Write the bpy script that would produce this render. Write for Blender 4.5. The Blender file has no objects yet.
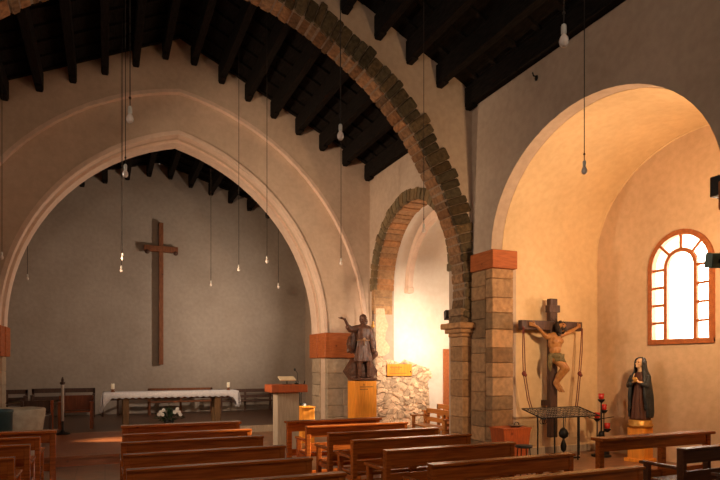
import bpy, bmesh, math, random
from mathutils import Vector, Matrix, noise
from mathutils.geometry import tessellate_polygon
random.seed(7)
PI = math.pi
C = bpy.context.scene.collection
PSI = math.atan(255/580)

# ------------------------------------------------------------------ materials
MATS = {}
def mat(name, base, rough=.8, kind=None, col2=None, scale=4, bump=.2, metal=0, stretch=(1,1,1), spec=.3, emit=None, dist=.02, detail=6, coat=0):
    if name in MATS: return MATS[name]
    m = bpy.data.materials.new(name); m.use_nodes = True
    nt = m.node_tree; N = nt.nodes; L = nt.links
    b = N['Principled BSDF']
    b.inputs['Roughness'].default_value = rough
    b.inputs['Metallic'].default_value = metal
    b.inputs['Specular IOR Level'].default_value = spec
    b.inputs['Base Color'].default_value = (*base, 1)
    if coat: b.inputs['Coat Weight'].default_value = coat; b.inputs['Coat Roughness'].default_value = .25
    if emit:
        b.inputs['Emission Color'].default_value = (*emit[0], 1); b.inputs['Emission Strength'].default_value = emit[1]
    col2 = col2 or tuple(c*.75 for c in base)
    tc = N.new('ShaderNodeTexCoord'); mp = N.new('ShaderNodeMapping')
    mp.inputs['Scale'].default_value = stretch
    L.new(tc.outputs['Object'], mp.inputs['Vector'])
    n = N.new('ShaderNodeTexNoise'); n.inputs['Scale'].default_value = scale; n.inputs['Detail'].default_value = detail
    L.new(mp.outputs['Vector'], n.inputs['Vector'])
    r = N.new('ShaderNodeValToRGB')
    r.color_ramp.elements[0].position = .35; r.color_ramp.elements[0].color = (*col2, 1)
    r.color_ramp.elements[1].position = .65; r.color_ramp.elements[1].color = (*base, 1)
    L.new(n.outputs['Fac'], r.inputs['Fac'])
    out = r.outputs['Color']; h = n.outputs['Fac']
    if kind == 'wood':
        n2 = N.new('ShaderNodeTexNoise'); n2.inputs['Scale'].default_value = 2.3; n2.inputs['Detail'].default_value = 2
        L.new(tc.outputs['Object'], n2.inputs['Vector'])
        vo = N.new('ShaderNodeTexVoronoi'); vo.inputs['Scale'].default_value = 3.1
        L.new(tc.outputs['Object'], vo.inputs['Vector'])
        r3 = N.new('ShaderNodeValToRGB'); r3.color_ramp.elements[0].position = .05; r3.color_ramp.elements[0].color = (.35,.3,.3,1)
        r3.color_ramp.elements[1].position = .11; r3.color_ramp.elements[1].color = (1,1,1,1)
        L.new(vo.outputs['Distance'], r3.inputs['Fac'])
        mx = N.new('ShaderNodeMix'); mx.data_type = 'RGBA'; mx.blend_type = 'MULTIPLY'; mx.inputs[0].default_value = .8
        L.new(out, mx.inputs[6]); L.new(r3.outputs['Color'], mx.inputs[7]); out = mx.outputs[2]
    if kind == 'stone':      # per-stone tone from a colour attribute
        at = N.new('ShaderNodeAttribute'); at.attribute_name = 'tone'
        mx = N.new('ShaderNodeMix'); mx.data_type = 'RGBA'; mx.blend_type = 'MULTIPLY'; mx.inputs[0].default_value = 1
        L.new(out, mx.inputs[6]); L.new(at.outputs['Color'], mx.inputs[7]); out = mx.outputs[2]
    if kind == 'plaster':
        n2 = N.new('ShaderNodeTexNoise'); n2.inputs['Scale'].default_value = .9; n2.inputs['Detail'].default_value = 5
        L.new(tc.outputs['Object'], n2.inputs['Vector'])
        r2 = N.new('ShaderNodeValToRGB'); r2.color_ramp.elements[0].position = .3; r2.color_ramp.elements[0].color = (.84,.82,.8,1)
        r2.color_ramp.elements[1].position = .7; r2.color_ramp.elements[1].color = (1,1,1,1)
        L.new(n2.outputs['Fac'], r2.inputs['Fac'])
        mx = N.new('ShaderNodeMix'); mx.data_type = 'RGBA'; mx.blend_type = 'MULTIPLY'; mx.inputs[0].default_value = 1
        L.new(out, mx.inputs[6]); L.new(r2.outputs['Color'], mx.inputs[7]); out = mx.outputs[2]
    if kind == 'tiles':
        br = N.new('ShaderNodeTexBrick'); br.inputs['Scale'].default_value = 1; br.offset = 0
        br.inputs['Brick Width'].default_value = .4; br.inputs['Row Height'].default_value = .4; br.inputs['Mortar Size'].default_value = .006
        br.inputs['Color1'].default_value = (1,1,1,1); br.inputs['Color2'].default_value = (.8,.8,.8,1); br.inputs['Mortar'].default_value = (.5,.5,.5,1)
        L.new(tc.outputs['Object'], br.inputs['Vector'])
        mx = N.new('ShaderNodeMix'); mx.data_type = 'RGBA'; mx.blend_type = 'MULTIPLY'; mx.inputs[0].default_value = 1
        L.new(out, mx.inputs[6]); L.new(br.outputs['Color'], mx.inputs[7]); out = mx.outputs[2]
    L.new(out, b.inputs['Base Color'])
    if bump:
        bp = N.new('ShaderNodeBump'); bp.inputs['Strength'].default_value = bump; bp.inputs['Distance'].default_value = dist
        L.new(h, bp.inputs['Height']); L.new(bp.outputs['Normal'], b.inputs['Normal'])
    MATS[name] = m; return m

PLF = mat('nave_plaster_lit', (.64,.48,.36), .9, 'plaster', (.58,.43,.32), 9, .35)  # lighter copy of the nave plaster; light on the front wall put in colour
PL  = mat('nave_plaster', (.55,.42,.32), .9, 'plaster', (.49,.37,.28), 9, .35)
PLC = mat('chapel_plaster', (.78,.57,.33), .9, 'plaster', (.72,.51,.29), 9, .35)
PLB = mat('pinkish_chapel_plaster', (.68,.47,.30), .9, 'plaster', (.61,.42,.26), 9, .35)
PLW = mat('white_plaster', (.82,.75,.66), .9, 'plaster', (.78,.70,.60), 9, .3)
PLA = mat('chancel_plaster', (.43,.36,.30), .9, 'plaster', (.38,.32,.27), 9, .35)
TRM = mat('arch_trim_plaster', (.80,.60,.47), .85, 'plaster', (.73,.54,.42), 9, .2)
STN = mat('brown_stone', (.36,.22,.12), .95, 'stone', (.20,.12,.07), 14, .9, dist=.03, spec=.1)
STP = mat('pier_stone', (.46,.27,.135), .9, 'stone', (.31,.18,.09), 12, .7, dist=.02)
STG = mat('grey_stone', (.47,.35,.24), .9, 'stone', (.37,.27,.18), 10, .5)
STR = mat('rubble_stone', (.86,.63,.43), .95, 'stone', (.68,.49,.33), 16, .9)
MOR = mat('mortar', (.56,.42,.30), .95, None, (.46,.34,.24), 20, .5)
RFW = mat('black_roof_wood', (.016,.012,.010), .9, 'wood', (.008,.006,.005), 6, .3, stretch=(6,1,6), spec=.08)
IMP = mat('impost_wood', (.44,.12,.03), .6, 'wood', (.32,.08,.02), 5, .3, stretch=(1,1,7))
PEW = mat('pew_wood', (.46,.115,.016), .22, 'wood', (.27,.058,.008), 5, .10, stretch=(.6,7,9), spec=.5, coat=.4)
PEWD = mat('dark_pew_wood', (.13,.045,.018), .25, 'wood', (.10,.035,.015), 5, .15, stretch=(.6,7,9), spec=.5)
ORW = mat('orange_pine', (.86,.33,.035), .45, 'wood', (.68,.24,.025), 5, .15, stretch=(7,7,.7))
WIN = mat('window_wood', (.42,.13,.04), .45, 'wood', (.30,.09,.03), 6, .15, stretch=(3,3,3))
FLR = mat('floor_tile', (.33,.145,.07), .33, 'tiles', (.23,.115,.06), 5, .1, spec=.5)
DCK = mat('deck_boards', (.38,.11,.035), .3, 'wood', (.20,.07,.025), 5, .2, stretch=(.5,12,4), spec=.5)
CON = mat('board_marked_concrete', (.46,.37,.27), .85, None, (.36,.28,.20), 5, .5, stretch=(14,14,.8))
LIN = mat('white_linen', (.74,.74,.78), .9, None, (.64,.64,.70), 25, .3)
IRN = mat('black_iron', (.025,.022,.02), .5, None, (.015,.013,.012), 20, .2, metal=.6)
CRD = mat('dark_cord', (.03,.022,.018), .8, None, None, 30, 0)
SKN = mat('painted_flesh', (.42,.19,.055), .5, None, (.30,.12,.035), 18, .2)
HAI = mat('dark_carved_hair', (.05,.03,.02), .7, None, (.03,.018,.012), 40, .8)
CLO = mat('green_gold_loincloth', (.17,.12,.045), .7, None, (.09,.07,.03), 22, .6)
CRS = mat('dark_cross_wood', (.10,.05,.035), .6, 'wood', (.06,.03,.02), 6, .3, stretch=(5,5,1))
CRB = mat('brown_cross_wood', (.24,.085,.035), .55, 'wood', (.15,.05,.02), 6, .3, stretch=(5,5,1))
CAR = mat('carved_brown_wood', (.13,.055,.032), .34, None, (.06,.025,.015), 15, .6)
VEI = mat('slate_blue_mantle', (.035,.038,.040), .45, None, (.018,.018,.019), 14, .5)
DRS = mat('dark_red_gown', (.09,.032,.018), .55, None, (.08,.03,.018), 14, .5)
GLD = mat('dull_gold', (.62,.33,.08), .4, None, (.45,.22,.05), 20, .3, metal=.5)
FNT = mat('font_stone', (.48,.40,.30), .85, None, (.38,.31,.23), 9, .6)
RED = mat('red_votive_glass', (.62,.03,.02), .25, None, (.45,.02,.015), 10, 0, spec=.6)
WAX = mat('white_wax', (.85,.80,.68), .5, None, (.8,.74,.6), 10, 0)
LEA = mat('dark_leaves', (.035,.07,.03), .55, None, (.02,.04,.018), 20, .2)
FLW = mat('white_petals', (.80,.76,.72), .7, None, (.7,.66,.6), 30, .2)
BUL = mat('frosted_bulb', (.82,.70,.62), .2, None, (.8,.68,.6), 5, 0, spec=.6)
SOC = mat('white_socket', (.62,.60,.54), .4, None, (.58,.55,.5), 8, 0)
BLK = mat('black_plastic', (.03,.025,.022), .5, None, (.02,.018,.016), 20, .1)
TEA = mat('teal_glare_metal', (.16,.34,.36), .4, None, (.12,.28,.30), 10, .1)  # teal of window glare put into the housing colour
ROS = mat('maroon_cord', (.20,.045,.03), .7, None, (.13,.03,.02), 30, .3)
PAP = mat('cream_paper', (.78,.62,.40), .7, None, (.7,.55,.35), 10, .1)
REB = mat('dark_red_wood', (.50,.11,.025), .5, 'wood', (.36,.08,.025), 6, .2, stretch=(6,6,1))
GLS = bpy.data.materials.new('window_glass'); GLS.use_nodes = True
_n = GLS.node_tree.nodes; _l = GLS.node_tree.links; _n.clear()
_o = _n.new('ShaderNodeOutputMaterial'); _t = _n.new('ShaderNodeBsdfTransparent'); _g = _n.new('ShaderNodeBsdfGlossy'); _m = _n.new('ShaderNodeMixShader')
_t.inputs[0].default_value = (.93,.97,1,1); _g.inputs['Roughness'].default_value = .05; _m.inputs[0].default_value = .06
_l.new(_t.outputs[0], _m.inputs[1]); _l.new(_g.outputs[0], _m.inputs[2]); _l.new(_m.outputs[0], _o.inputs[0])
def lampmat(name, col, st):
    return mat(name, (.9,.8,.6), .5, None, None, 5, 0, emit=(col, st))

# ------------------------------------------------------------------ helpers
def obj(name, bm, m, parent=None, smooth=False, loc=None):
    me = bpy.data.meshes.new(name)
    bmesh.ops.recalc_face_normals(bm, faces=bm.faces)
    bm.to_mesh(me); bm.free()
    for mm in (m if isinstance(m, (list, tuple)) else [m]): me.materials.append(mm)
    if smooth:
        for p in me.polygons: p.use_smooth = True
    o = bpy.data.objects.new(name, me); C.objects.link(o)
    if parent: o.parent = parent
    if loc: o.location = loc
    return o
def tag(o, label, cat, group=None, kind=None):
    if label: o['label'] = label
    if cat: o['category'] = cat
    if group: o['group'] = group
    if kind: o['kind'] = kind
    return o
def thing(name, label, cat, loc=(0,0,0), rz=0, group=None):
    o = bpy.data.objects.new(name, None); C.objects.link(o); o.empty_display_size = .1
    o.location = loc; o.rotation_euler = (0,0,rz)
    return tag(o, label, cat, group)
def struct(name, bm, m, parent=None, smooth=False):
    o = obj(name, bm, m, parent, smooth)
    if not parent: o['kind'] = 'structure'
    return o
def dup(root, loc, rz, label, group=None):
    r = root.copy(); C.objects.link(r); r.location = loc; r.rotation_euler = (0,0,rz); r['label'] = label
    if group: r['group'] = group
    for ch in list(root.children):
        c = ch.copy(); C.objects.link(c); c.parent = r
        for g in list(ch.children):
            d = g.copy(); C.objects.link(d); d.parent = c
    return r
def box(bm, x0, x1, y0, y1, z0, z1, bev=0, rot=None):
    r = bmesh.ops.create_cube(bm, size=1)
    v = r['verts']
    for q in v: q.co = Vector(((x0+x1)/2+q.co.x*(x1-x0), (y0+y1)/2+q.co.y*(y1-y0), (z0+z1)/2+q.co.z*(z1-z0)))
    if bev:
        es = list({e for q in v for e in q.link_edges})
        bmesh.ops.bevel(bm, geom=es, offset=bev, segments=1, affect='EDGES')
    return v
def bx(*a, **k):
    bm = bmesh.new(); box(bm, *a, **k); return bm
def lathe(bm, prof, c=(0,0,0), n=20, ang=None):
    rings = []
    for r, z in prof:
        rings.append([bm.verts.new((c[0]+r*math.cos(2*PI*i/n), c[1]+r*math.sin(2*PI*i/n), c[2]+z)) for i in range(n)])
    for a, b in zip(rings, rings[1:]):
        for i in range(n): bm.faces.new((a[i], a[(i+1)%n], b[(i+1)%n], b[i]))
    bm.faces.new(rings[0][::-1]); bm.faces.new(rings[-1])
def tube(bm, pts, rad, n=8):
    pts = [Vector(p) for p in pts]; rings = []
    if not isinstance(rad, (list, tuple)): rad = [rad]*len(pts)
    up = Vector((.13,.21,1)).normalized()
    for i, p in enumerate(pts):
        d = (pts[min(i+1, len(pts)-1)]-pts[max(i-1, 0)]).normalized()
        a = d.cross(up)
        if a.length < .1: a = d.cross(Vector((1,0,0)))
        a.normalize(); b = d.cross(a)
        rings.append([bm.verts.new(p+rad[i]*(a*math.cos(2*PI*k/n)+b*math.sin(2*PI*k/n))) for k in range(n)])
    for a, b in zip(rings, rings[1:]):
        for k in range(n): bm.faces.new((a[k], a[(k+1)%n], b[(k+1)%n], b[k]))
    bm.faces.new(rings[0][::-1]); bm.faces.new(rings[-1])
def ell(bm, c, r, seg=14, rot=None):
    M = Matrix.Translation(c) @ (rot or Matrix.Identity(4)) @ Matrix.Diagonal((r[0], r[1], r[2], 1))
    bmesh.ops.create_uvsphere(bm, u_segments=seg, v_segments=max(6, seg*2//3), radius=1, matrix=M)
def limb(bm, pts, rads, n=12):
    for (a, ra), (b, rb) in zip(zip(pts, rads), zip(pts[1:], rads[1:])):
        a = Vector(a); b = Vector(b); tube(bm, [a, b], [ra, rb], n)
    for p, r in zip(pts, rads): ell(bm, p, (r, r, r), 10)
def fuse(name, bm, m, parent, voxel=.008, smooth=3):
    """remesh a set of overlapping shapes into one continuous skin"""
    me = bpy.data.meshes.new(name); bmesh.ops.recalc_face_normals(bm, faces=bm.faces); bm.to_mesh(me); bm.free()
    t = bpy.data.objects.new(name+'_raw', me); C.objects.link(t)
    r = t.modifiers.new('r', 'REMESH'); r.mode = 'VOXEL'; r.voxel_size = voxel; r.use_smooth_shade = True
    if smooth:
        s = t.modifiers.new('s', 'SMOOTH'); s.iterations = smooth; s.factor = .5
    dg = bpy.context.evaluated_depsgraph_get(); dg.update()
    me2 = bpy.data.meshes.new_from_object(t.evaluated_get(dg)); me2.name = name
    bpy.data.objects.remove(t); bpy.data.meshes.remove(me)
    me2.materials.clear(); me2.materials.append(m)
    for p in me2.polygons: p.use_smooth = True
    o = bpy.data.objects.new(name, me2); C.objects.link(o); o.parent = parent
    return o
def slab(bm, outer, holes, fn0, fn1):
    """flat wall: 2-D outline (u,v) with holes, between two mapped faces"""
    loops = [outer]+holes
    tris = tessellate_polygon([[Vector((u, v, 0)) for u, v in l] for l in loops])
    flat = [p for l in loops for p in l]
    A = [bm.verts.new(fn0(u, v)) for u, v in flat]; B = [bm.verts.new(fn1(u, v)) for u, v in flat]
    for t in tris:
        try: bm.faces.new([A[i] for i in t]); bm.faces.new([B[i] for i in reversed(t)])
        except ValueError: pass
    k = 0
    for l in loops:
        n = len(l)
        for i in range(n):
            j = (i+1) % n
            bm.faces.new((A[k+i], A[k+j], B[k+j], B[k+i]))
        k += n
def arc(c, r, a0, a1, n, z0, ry=None):
    ry = ry or r
    return [(c+r*math.cos(a0+(a1-a0)*i/n), z0+ry*math.sin(a0+(a1-a0)*i/n)) for i in range(n+1)]
def pointed(xc, half, R, z0, n=20):
    """pointed arch points from right foot over the apex to the left foot"""
    cx = xc+half-R; amax = math.acos((R-half)/R)
    r = [(cx+R*math.cos(amax*i/n), z0+R*math.sin(amax*i/n)) for i in range(n+1)]
    return r+[(2*xc-x, z) for x, z in reversed(r[:-1])]
def tone(bm_faces, layer, t):
    for f in bm_faces:
        for lp in f.loops: lp[layer] = (t[0], t[1], t[2], 1)
def rt(lo=.7, hi=1.15, warm=.06):
    a = random.uniform(lo, hi); w = random.uniform(-warm, warm)
    return (a*(1+w), a, a*(1-w))
def blocks(bm, lay, x0, x1, y0, y1, z0, z1, h=.34, gap=.006, bev=.012, jit=.006, ends=1, lo=.7, hi=1.15):
    """coursed ashlar; one or two stones per course"""
    z = z0; k = 0
    while z < z1-.02:
        hh = min(h*random.uniform(.8, 1.2), z1-z)
        if z1-z-hh < h*.4: hh = z1-z
        cuts = [0, 1]
        if max(x1-x0, y1-y0) > .55: cuts = [0, random.uniform(.35, .65), 1]
        for a, b in zip(cuts, cuts[1:]):
            n0 = set(bm.faces); j = lambda: random.uniform(0, jit)
            if (x1-x0) > (y1-y0): box(bm, x0+a*(x1-x0)-j(), x0+b*(x1-x0)-gap, y0-j(), y1, z, z+hh-gap, bev)
            else: box(bm, x0-j(), x1, y0+a*(y1-y0), y0+b*(y1-y0)-gap, z, z+hh-gap, bev)
            tone(set(bm.faces)-n0, lay, rt(lo, hi))
        z += hh; k += 1

# ------------------------------------------------------------------ setting
XL, XR, XC = -3.2, 6.3, 1.55
YA, YD0, YD1 = 13.7, 9.1, 9.52           # chancel wall, diaphragm wall
CHY0, CHY1, CHZ, CHR, CHC = 4.28, 8.52, 3.69, 2.12, 6.40    # first side chapel
C2Y0, C2Y1, C2Z, C2C, C2R = 9.90, 13.40, 3.64, 11.65, 1.75   # second side chapel
XB = 8.8
ADDED_WIN_Y = (8.1,)
def deckz(x, z0=9.06, k=.48): return z0-k*abs(x-XC)

struct('floor', bx(XL-.5, XB+1, -4.5, 19.6, -.2, 0), FLR)
# chancel platform and forward timber deck
struct('floor.001', bx(XL, XR, 14.1, 19, -.05, .17), mat('chancel_floor', (.12,.055,.028), .35, 'wood', (.08,.035,.018), 4, .1, stretch=(.6,8,1)))
struct('trim_1', bx(XL, XR, 14.06, 14.1, 0, .17), CON)
bm = bmesh.new()
for i in range(24):
    y = 10.5+i*.148
    box(bm, XL, 1.5, y, y+.142, .12, .17, .004)
box(bm, XL, 1.5, 10.53, 14.04, 0, .12)
struct('floor.002', bm, DCK)

# right nave wall with two arched openings
def yz(x): return lambda u, v: (x, u, v)
out = [(-4, 0)]
out += [(CHC-CHR, 0)]+[(CHC-CHR*math.cos(a*PI/32), CHZ+1.8*math.sin(a*PI/32)) for a in range(33)]+[(CHC+CHR, 0)]
out += [(C2Y0, 0)]+[(C2C-C2R*math.cos(a*PI/32), C2Z+C2R*math.sin(a*PI/32)) for a in range(33)]+[(C2Y1, 0)]
out += [(19, 0), (19, 6.95), (-4, 6.95)]
bm = bmesh.new(); slab(bm, out, [], yz(XR), yz(XR+.55)); wall_right = struct('wall_right', bm, PL)
def added_win(y, hw=.55, z0=3.0, zs=4.4): return [(y-hw, z0), (y+hw, z0)]+arc(y, hw, 0, PI, 16, zs)
bm = bmesh.new(); slab(bm, [(-4, 0), (19, 0), (19, 6.95), (-4, 6.95)], [added_win(y) for y in ADDED_WIN_Y], yz(XL-.5), yz(XL)); struct('wall_left', bm, PL)
for k, y in enumerate(ADDED_WIN_Y):  # window added out of view to let light into the nave
    hl = added_win(y)
    o = thing('window_%d' % (k+3), None, None); o['kind'] = 'structure'
    bm = bmesh.new(); slab(bm, hl, [[(y+(u-y)*.9, 4.0+(v-4.0)*.94) for u, v in hl]], yz(XL-.3), yz(XL-.24)); obj('window_frame', bm, WIN, o)
    bm = bmesh.new(); slab(bm, hl, [], yz(XL-.275), yz(XL-.27)); obj('pane', bm, GLS, o)
out = [(XL-.5, 0), (XB+1, 0), (XB+1, 9.6), (XL-.5, 9.6)]
dr = [(.7, 0.01), (.7, 2.3), (2.4, 2.3), (2.4, .01)]
wn = [(XC-.8+.0*i, 0) for i in range(0)]
added_rose = [(XC-.8+.85*math.cos(2*PI*i/24), 5.2+.85*math.sin(2*PI*i/24)) for i in range(24)]  # round opening behind the camera, added to let daylight in
bm = bmesh.new(); slab(bm, out, [dr, added_rose], lambda u, v: (u, -4.5, v), lambda u, v: (u, -4, v)); struct('wall_back', bm, PL)
struct('door_1', bx(.7, 2.4, -4.3, -4.22, 0, 2.3), CRB)

# chapel one: side walls, vault, back wall with window
struct('wall_chapel_far', bx(XR+.55, XB, CHY1, CHY1+.4, 0, CHZ), PLC)
struct('wall_chapel_near', bx(XR+.55, XB, CHY0-.4, CHY0, 0, CHZ), PLC)
def vault(name, yc, r, z0, rz, m, x0=XR+.55, x1=XB):
    pi_ = [(yc-r*math.cos(a*PI/40), z0+rz*math.sin(a*PI/40)) for a in range(41)]
    po = [(yc-(r+.35)*math.cos(a*PI/40), z0+(rz+.35)*math.sin(a*PI/40)) for a in range(41)]
    bm = bmesh.new(); slab(bm, pi_+po[::-1], [], yz(x0), yz(x1))
    o = struct(name, bm, m)
    for p in o.data.polygons: p.use_smooth = True
    o.data.set_sharp_from_angle(angle=math.radians(30))
    return o
vault('ceiling', CHC, CHR, CHZ, 1.8, PLC)
bm = bmesh.new()                                             # raised plaster seam where vault and far wall meet the back wall
rr = [(XB-.006, CHC-(CHR-.004)*math.cos(a*PI/40), CHZ+(1.8-.004)*math.sin(a*PI/40)) for a in range(41)]
tube(bm, [(XB-.006, CHC-CHR+.004, 0.02)]+rr+[(XB-.006, CHC+CHR-.004, .02)], .016, 6)
for v in bm.verts: v.co += noise.noise_vector(v.co*9)*.006
struct('trim_8', bm, PLC)
# jamb + intrados skin of the first opening gets the chapel colour
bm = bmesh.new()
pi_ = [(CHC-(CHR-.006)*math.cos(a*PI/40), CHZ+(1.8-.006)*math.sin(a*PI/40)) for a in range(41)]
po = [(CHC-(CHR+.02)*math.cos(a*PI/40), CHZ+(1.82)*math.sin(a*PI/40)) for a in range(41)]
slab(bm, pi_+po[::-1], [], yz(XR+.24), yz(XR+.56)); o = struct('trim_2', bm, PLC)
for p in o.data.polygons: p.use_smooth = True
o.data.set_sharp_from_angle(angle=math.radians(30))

def window_wall(y0, y1, ztop, wy, wz0, wz1, hw, m, name):
    """back wall slab with an arched window opening, splayed outwards"""
    zs = wz1-hw
    hole = [(wy-hw, wz0), (wy+hw, wz0)]+arc(wy, hw, 0, PI, 20, zs)
    bm = bmesh.new(); slab(bm, [(y0, 0), (y1, 0), (y1, ztop), (y0, ztop)], [hole], yz(XB), yz(XB+.12))
    struct(name, bm, m)
    k = .82                                                    # splayed reveal towards a narrower slit
    zc = (wz0+zs)/2+.15
    h2 = [(wy+(u-wy)*k, zc+(v-zc)*.93) for u, v in hole]
    bm = bmesh.new()
    n = len(hole)
    A = [bm.verts.new((XB+.12, u, v)) for u, v in hole]; B = [bm.verts.new((XB+.62, u, v)) for u, v in h2]
    for i in range(n): bm.faces.new((A[i], A[(i+1)%n], B[(i+1)%n], B[i]))
    slab(bm, [(y0, 0), (y1, 0), (y1, ztop), (y0, ztop)], [h2], yz(XB+.62), yz(XB+.70))
    return bm
bm = window_wall(CHY0-.4, CHY1+.4, 5.95, 6.715, 2.02, 3.90, .595, PLB, 'wall_chapel_back')
struct('trim_3', bm, PLW)
bm = window_wall(C2Y0-.3, C2Y1+.4, 5.95, 11.5, 2.02, 3.90, .595, PLW, 'wall_second_chapel_back')
struct('trim_4', bm, PLW)

def window(name, wy, wz0, wz1, hw):
    """flush timber window: outer arch, inner arch, radial and level glazing bars"""
    zs = wz1-hw; x = XB-.03
    def ring(bm, r0, r1, zb, x0, x1):
        o_ = [(wy-r1, zb), (wy-r1, zs)]+[(wy-r1*math.cos(a*PI/24), zs+r1*math.sin(a*PI/24)) for a in range(1, 24)]+[(wy+r1, zs), (wy+r1, zb)]
        i_ = [(wy-r0, zb), (wy-r0, zs)]+[(wy-r0*math.cos(a*PI/24), zs+r0*math.sin(a*PI/24)) for a in range(1, 24)]+[(wy+r0, zs), (wy+r0, zb)]
        slab(bm, o_+i_[::-1], [], yz(x0), yz(x1))
    root = thing(name, None, None, (0,0,0)); root['kind'] = 'structure'
    bm = bmesh.new(); ring(bm, hw-.075, hw+.01, wz0, x-.01, x+.09); box(bm, x-.015, x+.09, wy-hw-.01, wy+hw+.01, wz0-.02, wz0+.07, .004)
    obj('window_frame', bm, WIN, root)
    ri = .25
    bm = bmesh.new(); ring(bm, ri-.01, ri+.055, wz0+.05, x+.01, x+.07)
    obj('inner_arch_frame', bm, WIN, root)
    bm = bmesh.new()
    for k in range(4):
        z = wz0+.07+(zs-wz0-.07)*(k+1)/4.0-.02
        for s in (-1, 1):
            a, b = sorted((wy+s*(ri+.04), wy+s*(hw-.06))); box(bm, x+.015, x+.06, a, b, z-.021, z+.021)
    for a in (45, 90, 135):
        a = math.radians(a); d = Vector((0, math.cos(a), math.sin(a)))
        tube(bm, [Vector((x+.04, wy, zs))+d*(ri+.02), Vector((x+.04, wy, zs))+d*(hw-.05)], .026, 6)
    obj('glazing_bars', bm, WIN, root)
    pane = [(wy-hw+.03, wz0+.03), (wy+hw-.03, wz0+.03)]+arc(wy, hw-.03, 0, PI, 20, zs)
    bm = bmesh.new(); slab(bm, pane, [], yz(x+.045), yz(x+.05)); obj('pane', bm, GLS, root)
window('window_1', 6.715, 2.02, 3.90, .595)
window('window_2', 11.5, 2.02, 3.90, .595)

# chapel two
struct('wall_second_chapel_far', bx(XR+.55, XB, C2Y1, C2Y1+.35, 0, C2Z), PLW)
struct('wall_second_chapel_near', bx(XR+.55, XB, C2Y0-.35, C2Y0, 0, C2Z), PLW)
vault('ceiling.001', C2C, C2R, C2Z, C2R, PLW)
bm = bmesh.new()      # plastered rib inside it
pi_ = [(C2C-(C2R-.20)*math.cos(a*PI/30), C2Z+(C2R-.22)*math.sin(a*PI/30)) for a in range(31)]
po = [(C2C-(C2R-.02)*math.cos(a*PI/30), C2Z+(C2R-.02)*math.sin(a*PI/30)) for a in range(31)]
slab(bm, pi_+po[::-1], [], yz(XR+.86), yz(XR+1.0))
box(bm, XR+.84, XR+1.02, C2Y1-.24, C2Y1-.004, C2Z-.12, C2Z+.02, .02)
struct('trim_5', bm, TRM)
# timber door on its far wall
dd = thing('door_2', None, None, (8.33, C2Y1-.05, 0)); dd['kind'] = 'structure'
bm = bmesh.new(); box(bm, 0, .09, 0, .05, 0, 2.08); box(bm, .09, .46, 0, .05, 2.0, 2.08); obj('door_frame', bm, WIN, dd)
bm = bmesh.new(); box(bm, .092, .46, .015, .045, 0.01, 1.998)
for z in (.25, 1.1): box(bm, .15, .40, .005, .02, z, z+.7, .008)
obj('door_leaf', bm, WIN, dd)

# ------------- chancel wall with pointed arch and outer blind arch
def xz(y): return lambda u, v: (u, y, v)
def archwall(bm, half, R, y0, y1, zb=0, foot=2.46):
    p = pointed(XC, half, R, foot)
    outl = [(XR, zb)]+[(XR, deckz(XR)+.05), (XC, deckz(XC)+.05), (XL, deckz(XL)+.05), (XL, zb)]+[(p[-1][0], zb)]+p[::-1]+[(p[0][0], zb)]
    slab(bm, outl, [], xz(y0), xz(y1))
bm = bmesh.new(); archwall(bm, 4.66, 5.5, YA, YA+.13); wall_front = struct('wall_front', bm, PLF)
bm = bmesh.new(); archwall(bm, 3.56, 4.62, YA+.13, YA+.98); struct('wall_front_inner', bm, PLF)
def archband(bm, half0, R0, half1, R1, y0, y1, foot=2.46, zb=2.46):
    a = pointed(XC, half0, R0, foot); b = pointed(XC, half1, R1, foot)
    slab(bm, a+b[::-1], [], xz(y0), xz(y1))
bm = bmesh.new(); archband(bm, 4.60, 5.44, 4.68, 5.52, YA-.012, YA+.125)
struct('trim_6', bm, TRM)
bm = bmesh.new(); archband(bm, 3.53, 4.59, 3.62, 4.68, YA+.105, YA+.34); archband(bm, 3.50, 4.56, 3.58, 4.64, YA+.55, YA+.99)
struct('trim_7', bm, TRM)
# piers under the chancel arch
for k, s in enumerate((1, -1)):
    bm = bmesh.new(); lay = bm.loops.layers.float_color.new('tone')
    x0, x1 = (XC+3.54, XR-.01) if s > 0 else (XL+.01, XC-3.54)
    blocks(bm, lay, x0+.03*(s>0), x1-.03*(s<0), YA-.03, YA+.40, 0, 1.83, .36, lo=.8, hi=1.05)
    blocks(bm, lay, x0-.02*(s>0), x1+.02*(s<0), YA+.45, YA+1.0, 0, 1.83, .36, lo=.8, hi=1.05)
    o = obj('pier', bm, STG, wall_front)
    x0, x1 = (XC+3.47, XR-.25) if s > 0 else (XL+.01, XC-3.47)
    bm = bmesh.new(); box(bm, x0, x1, YA-.12, YA+.42, 1.83, 2.46, .01); box(bm, x0-.02*s*(s>0)-.0, x1+.02*(s<0), YA+.43, YA+1.04, 1.83, 2.46, .01)
    obj('impost', bm, IMP, wall_front)

# chancel end wall
struct('wall_altar', bx(XL-.5, XR+.55, 19, 19.4, 0, 7.9), PLA)

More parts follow.
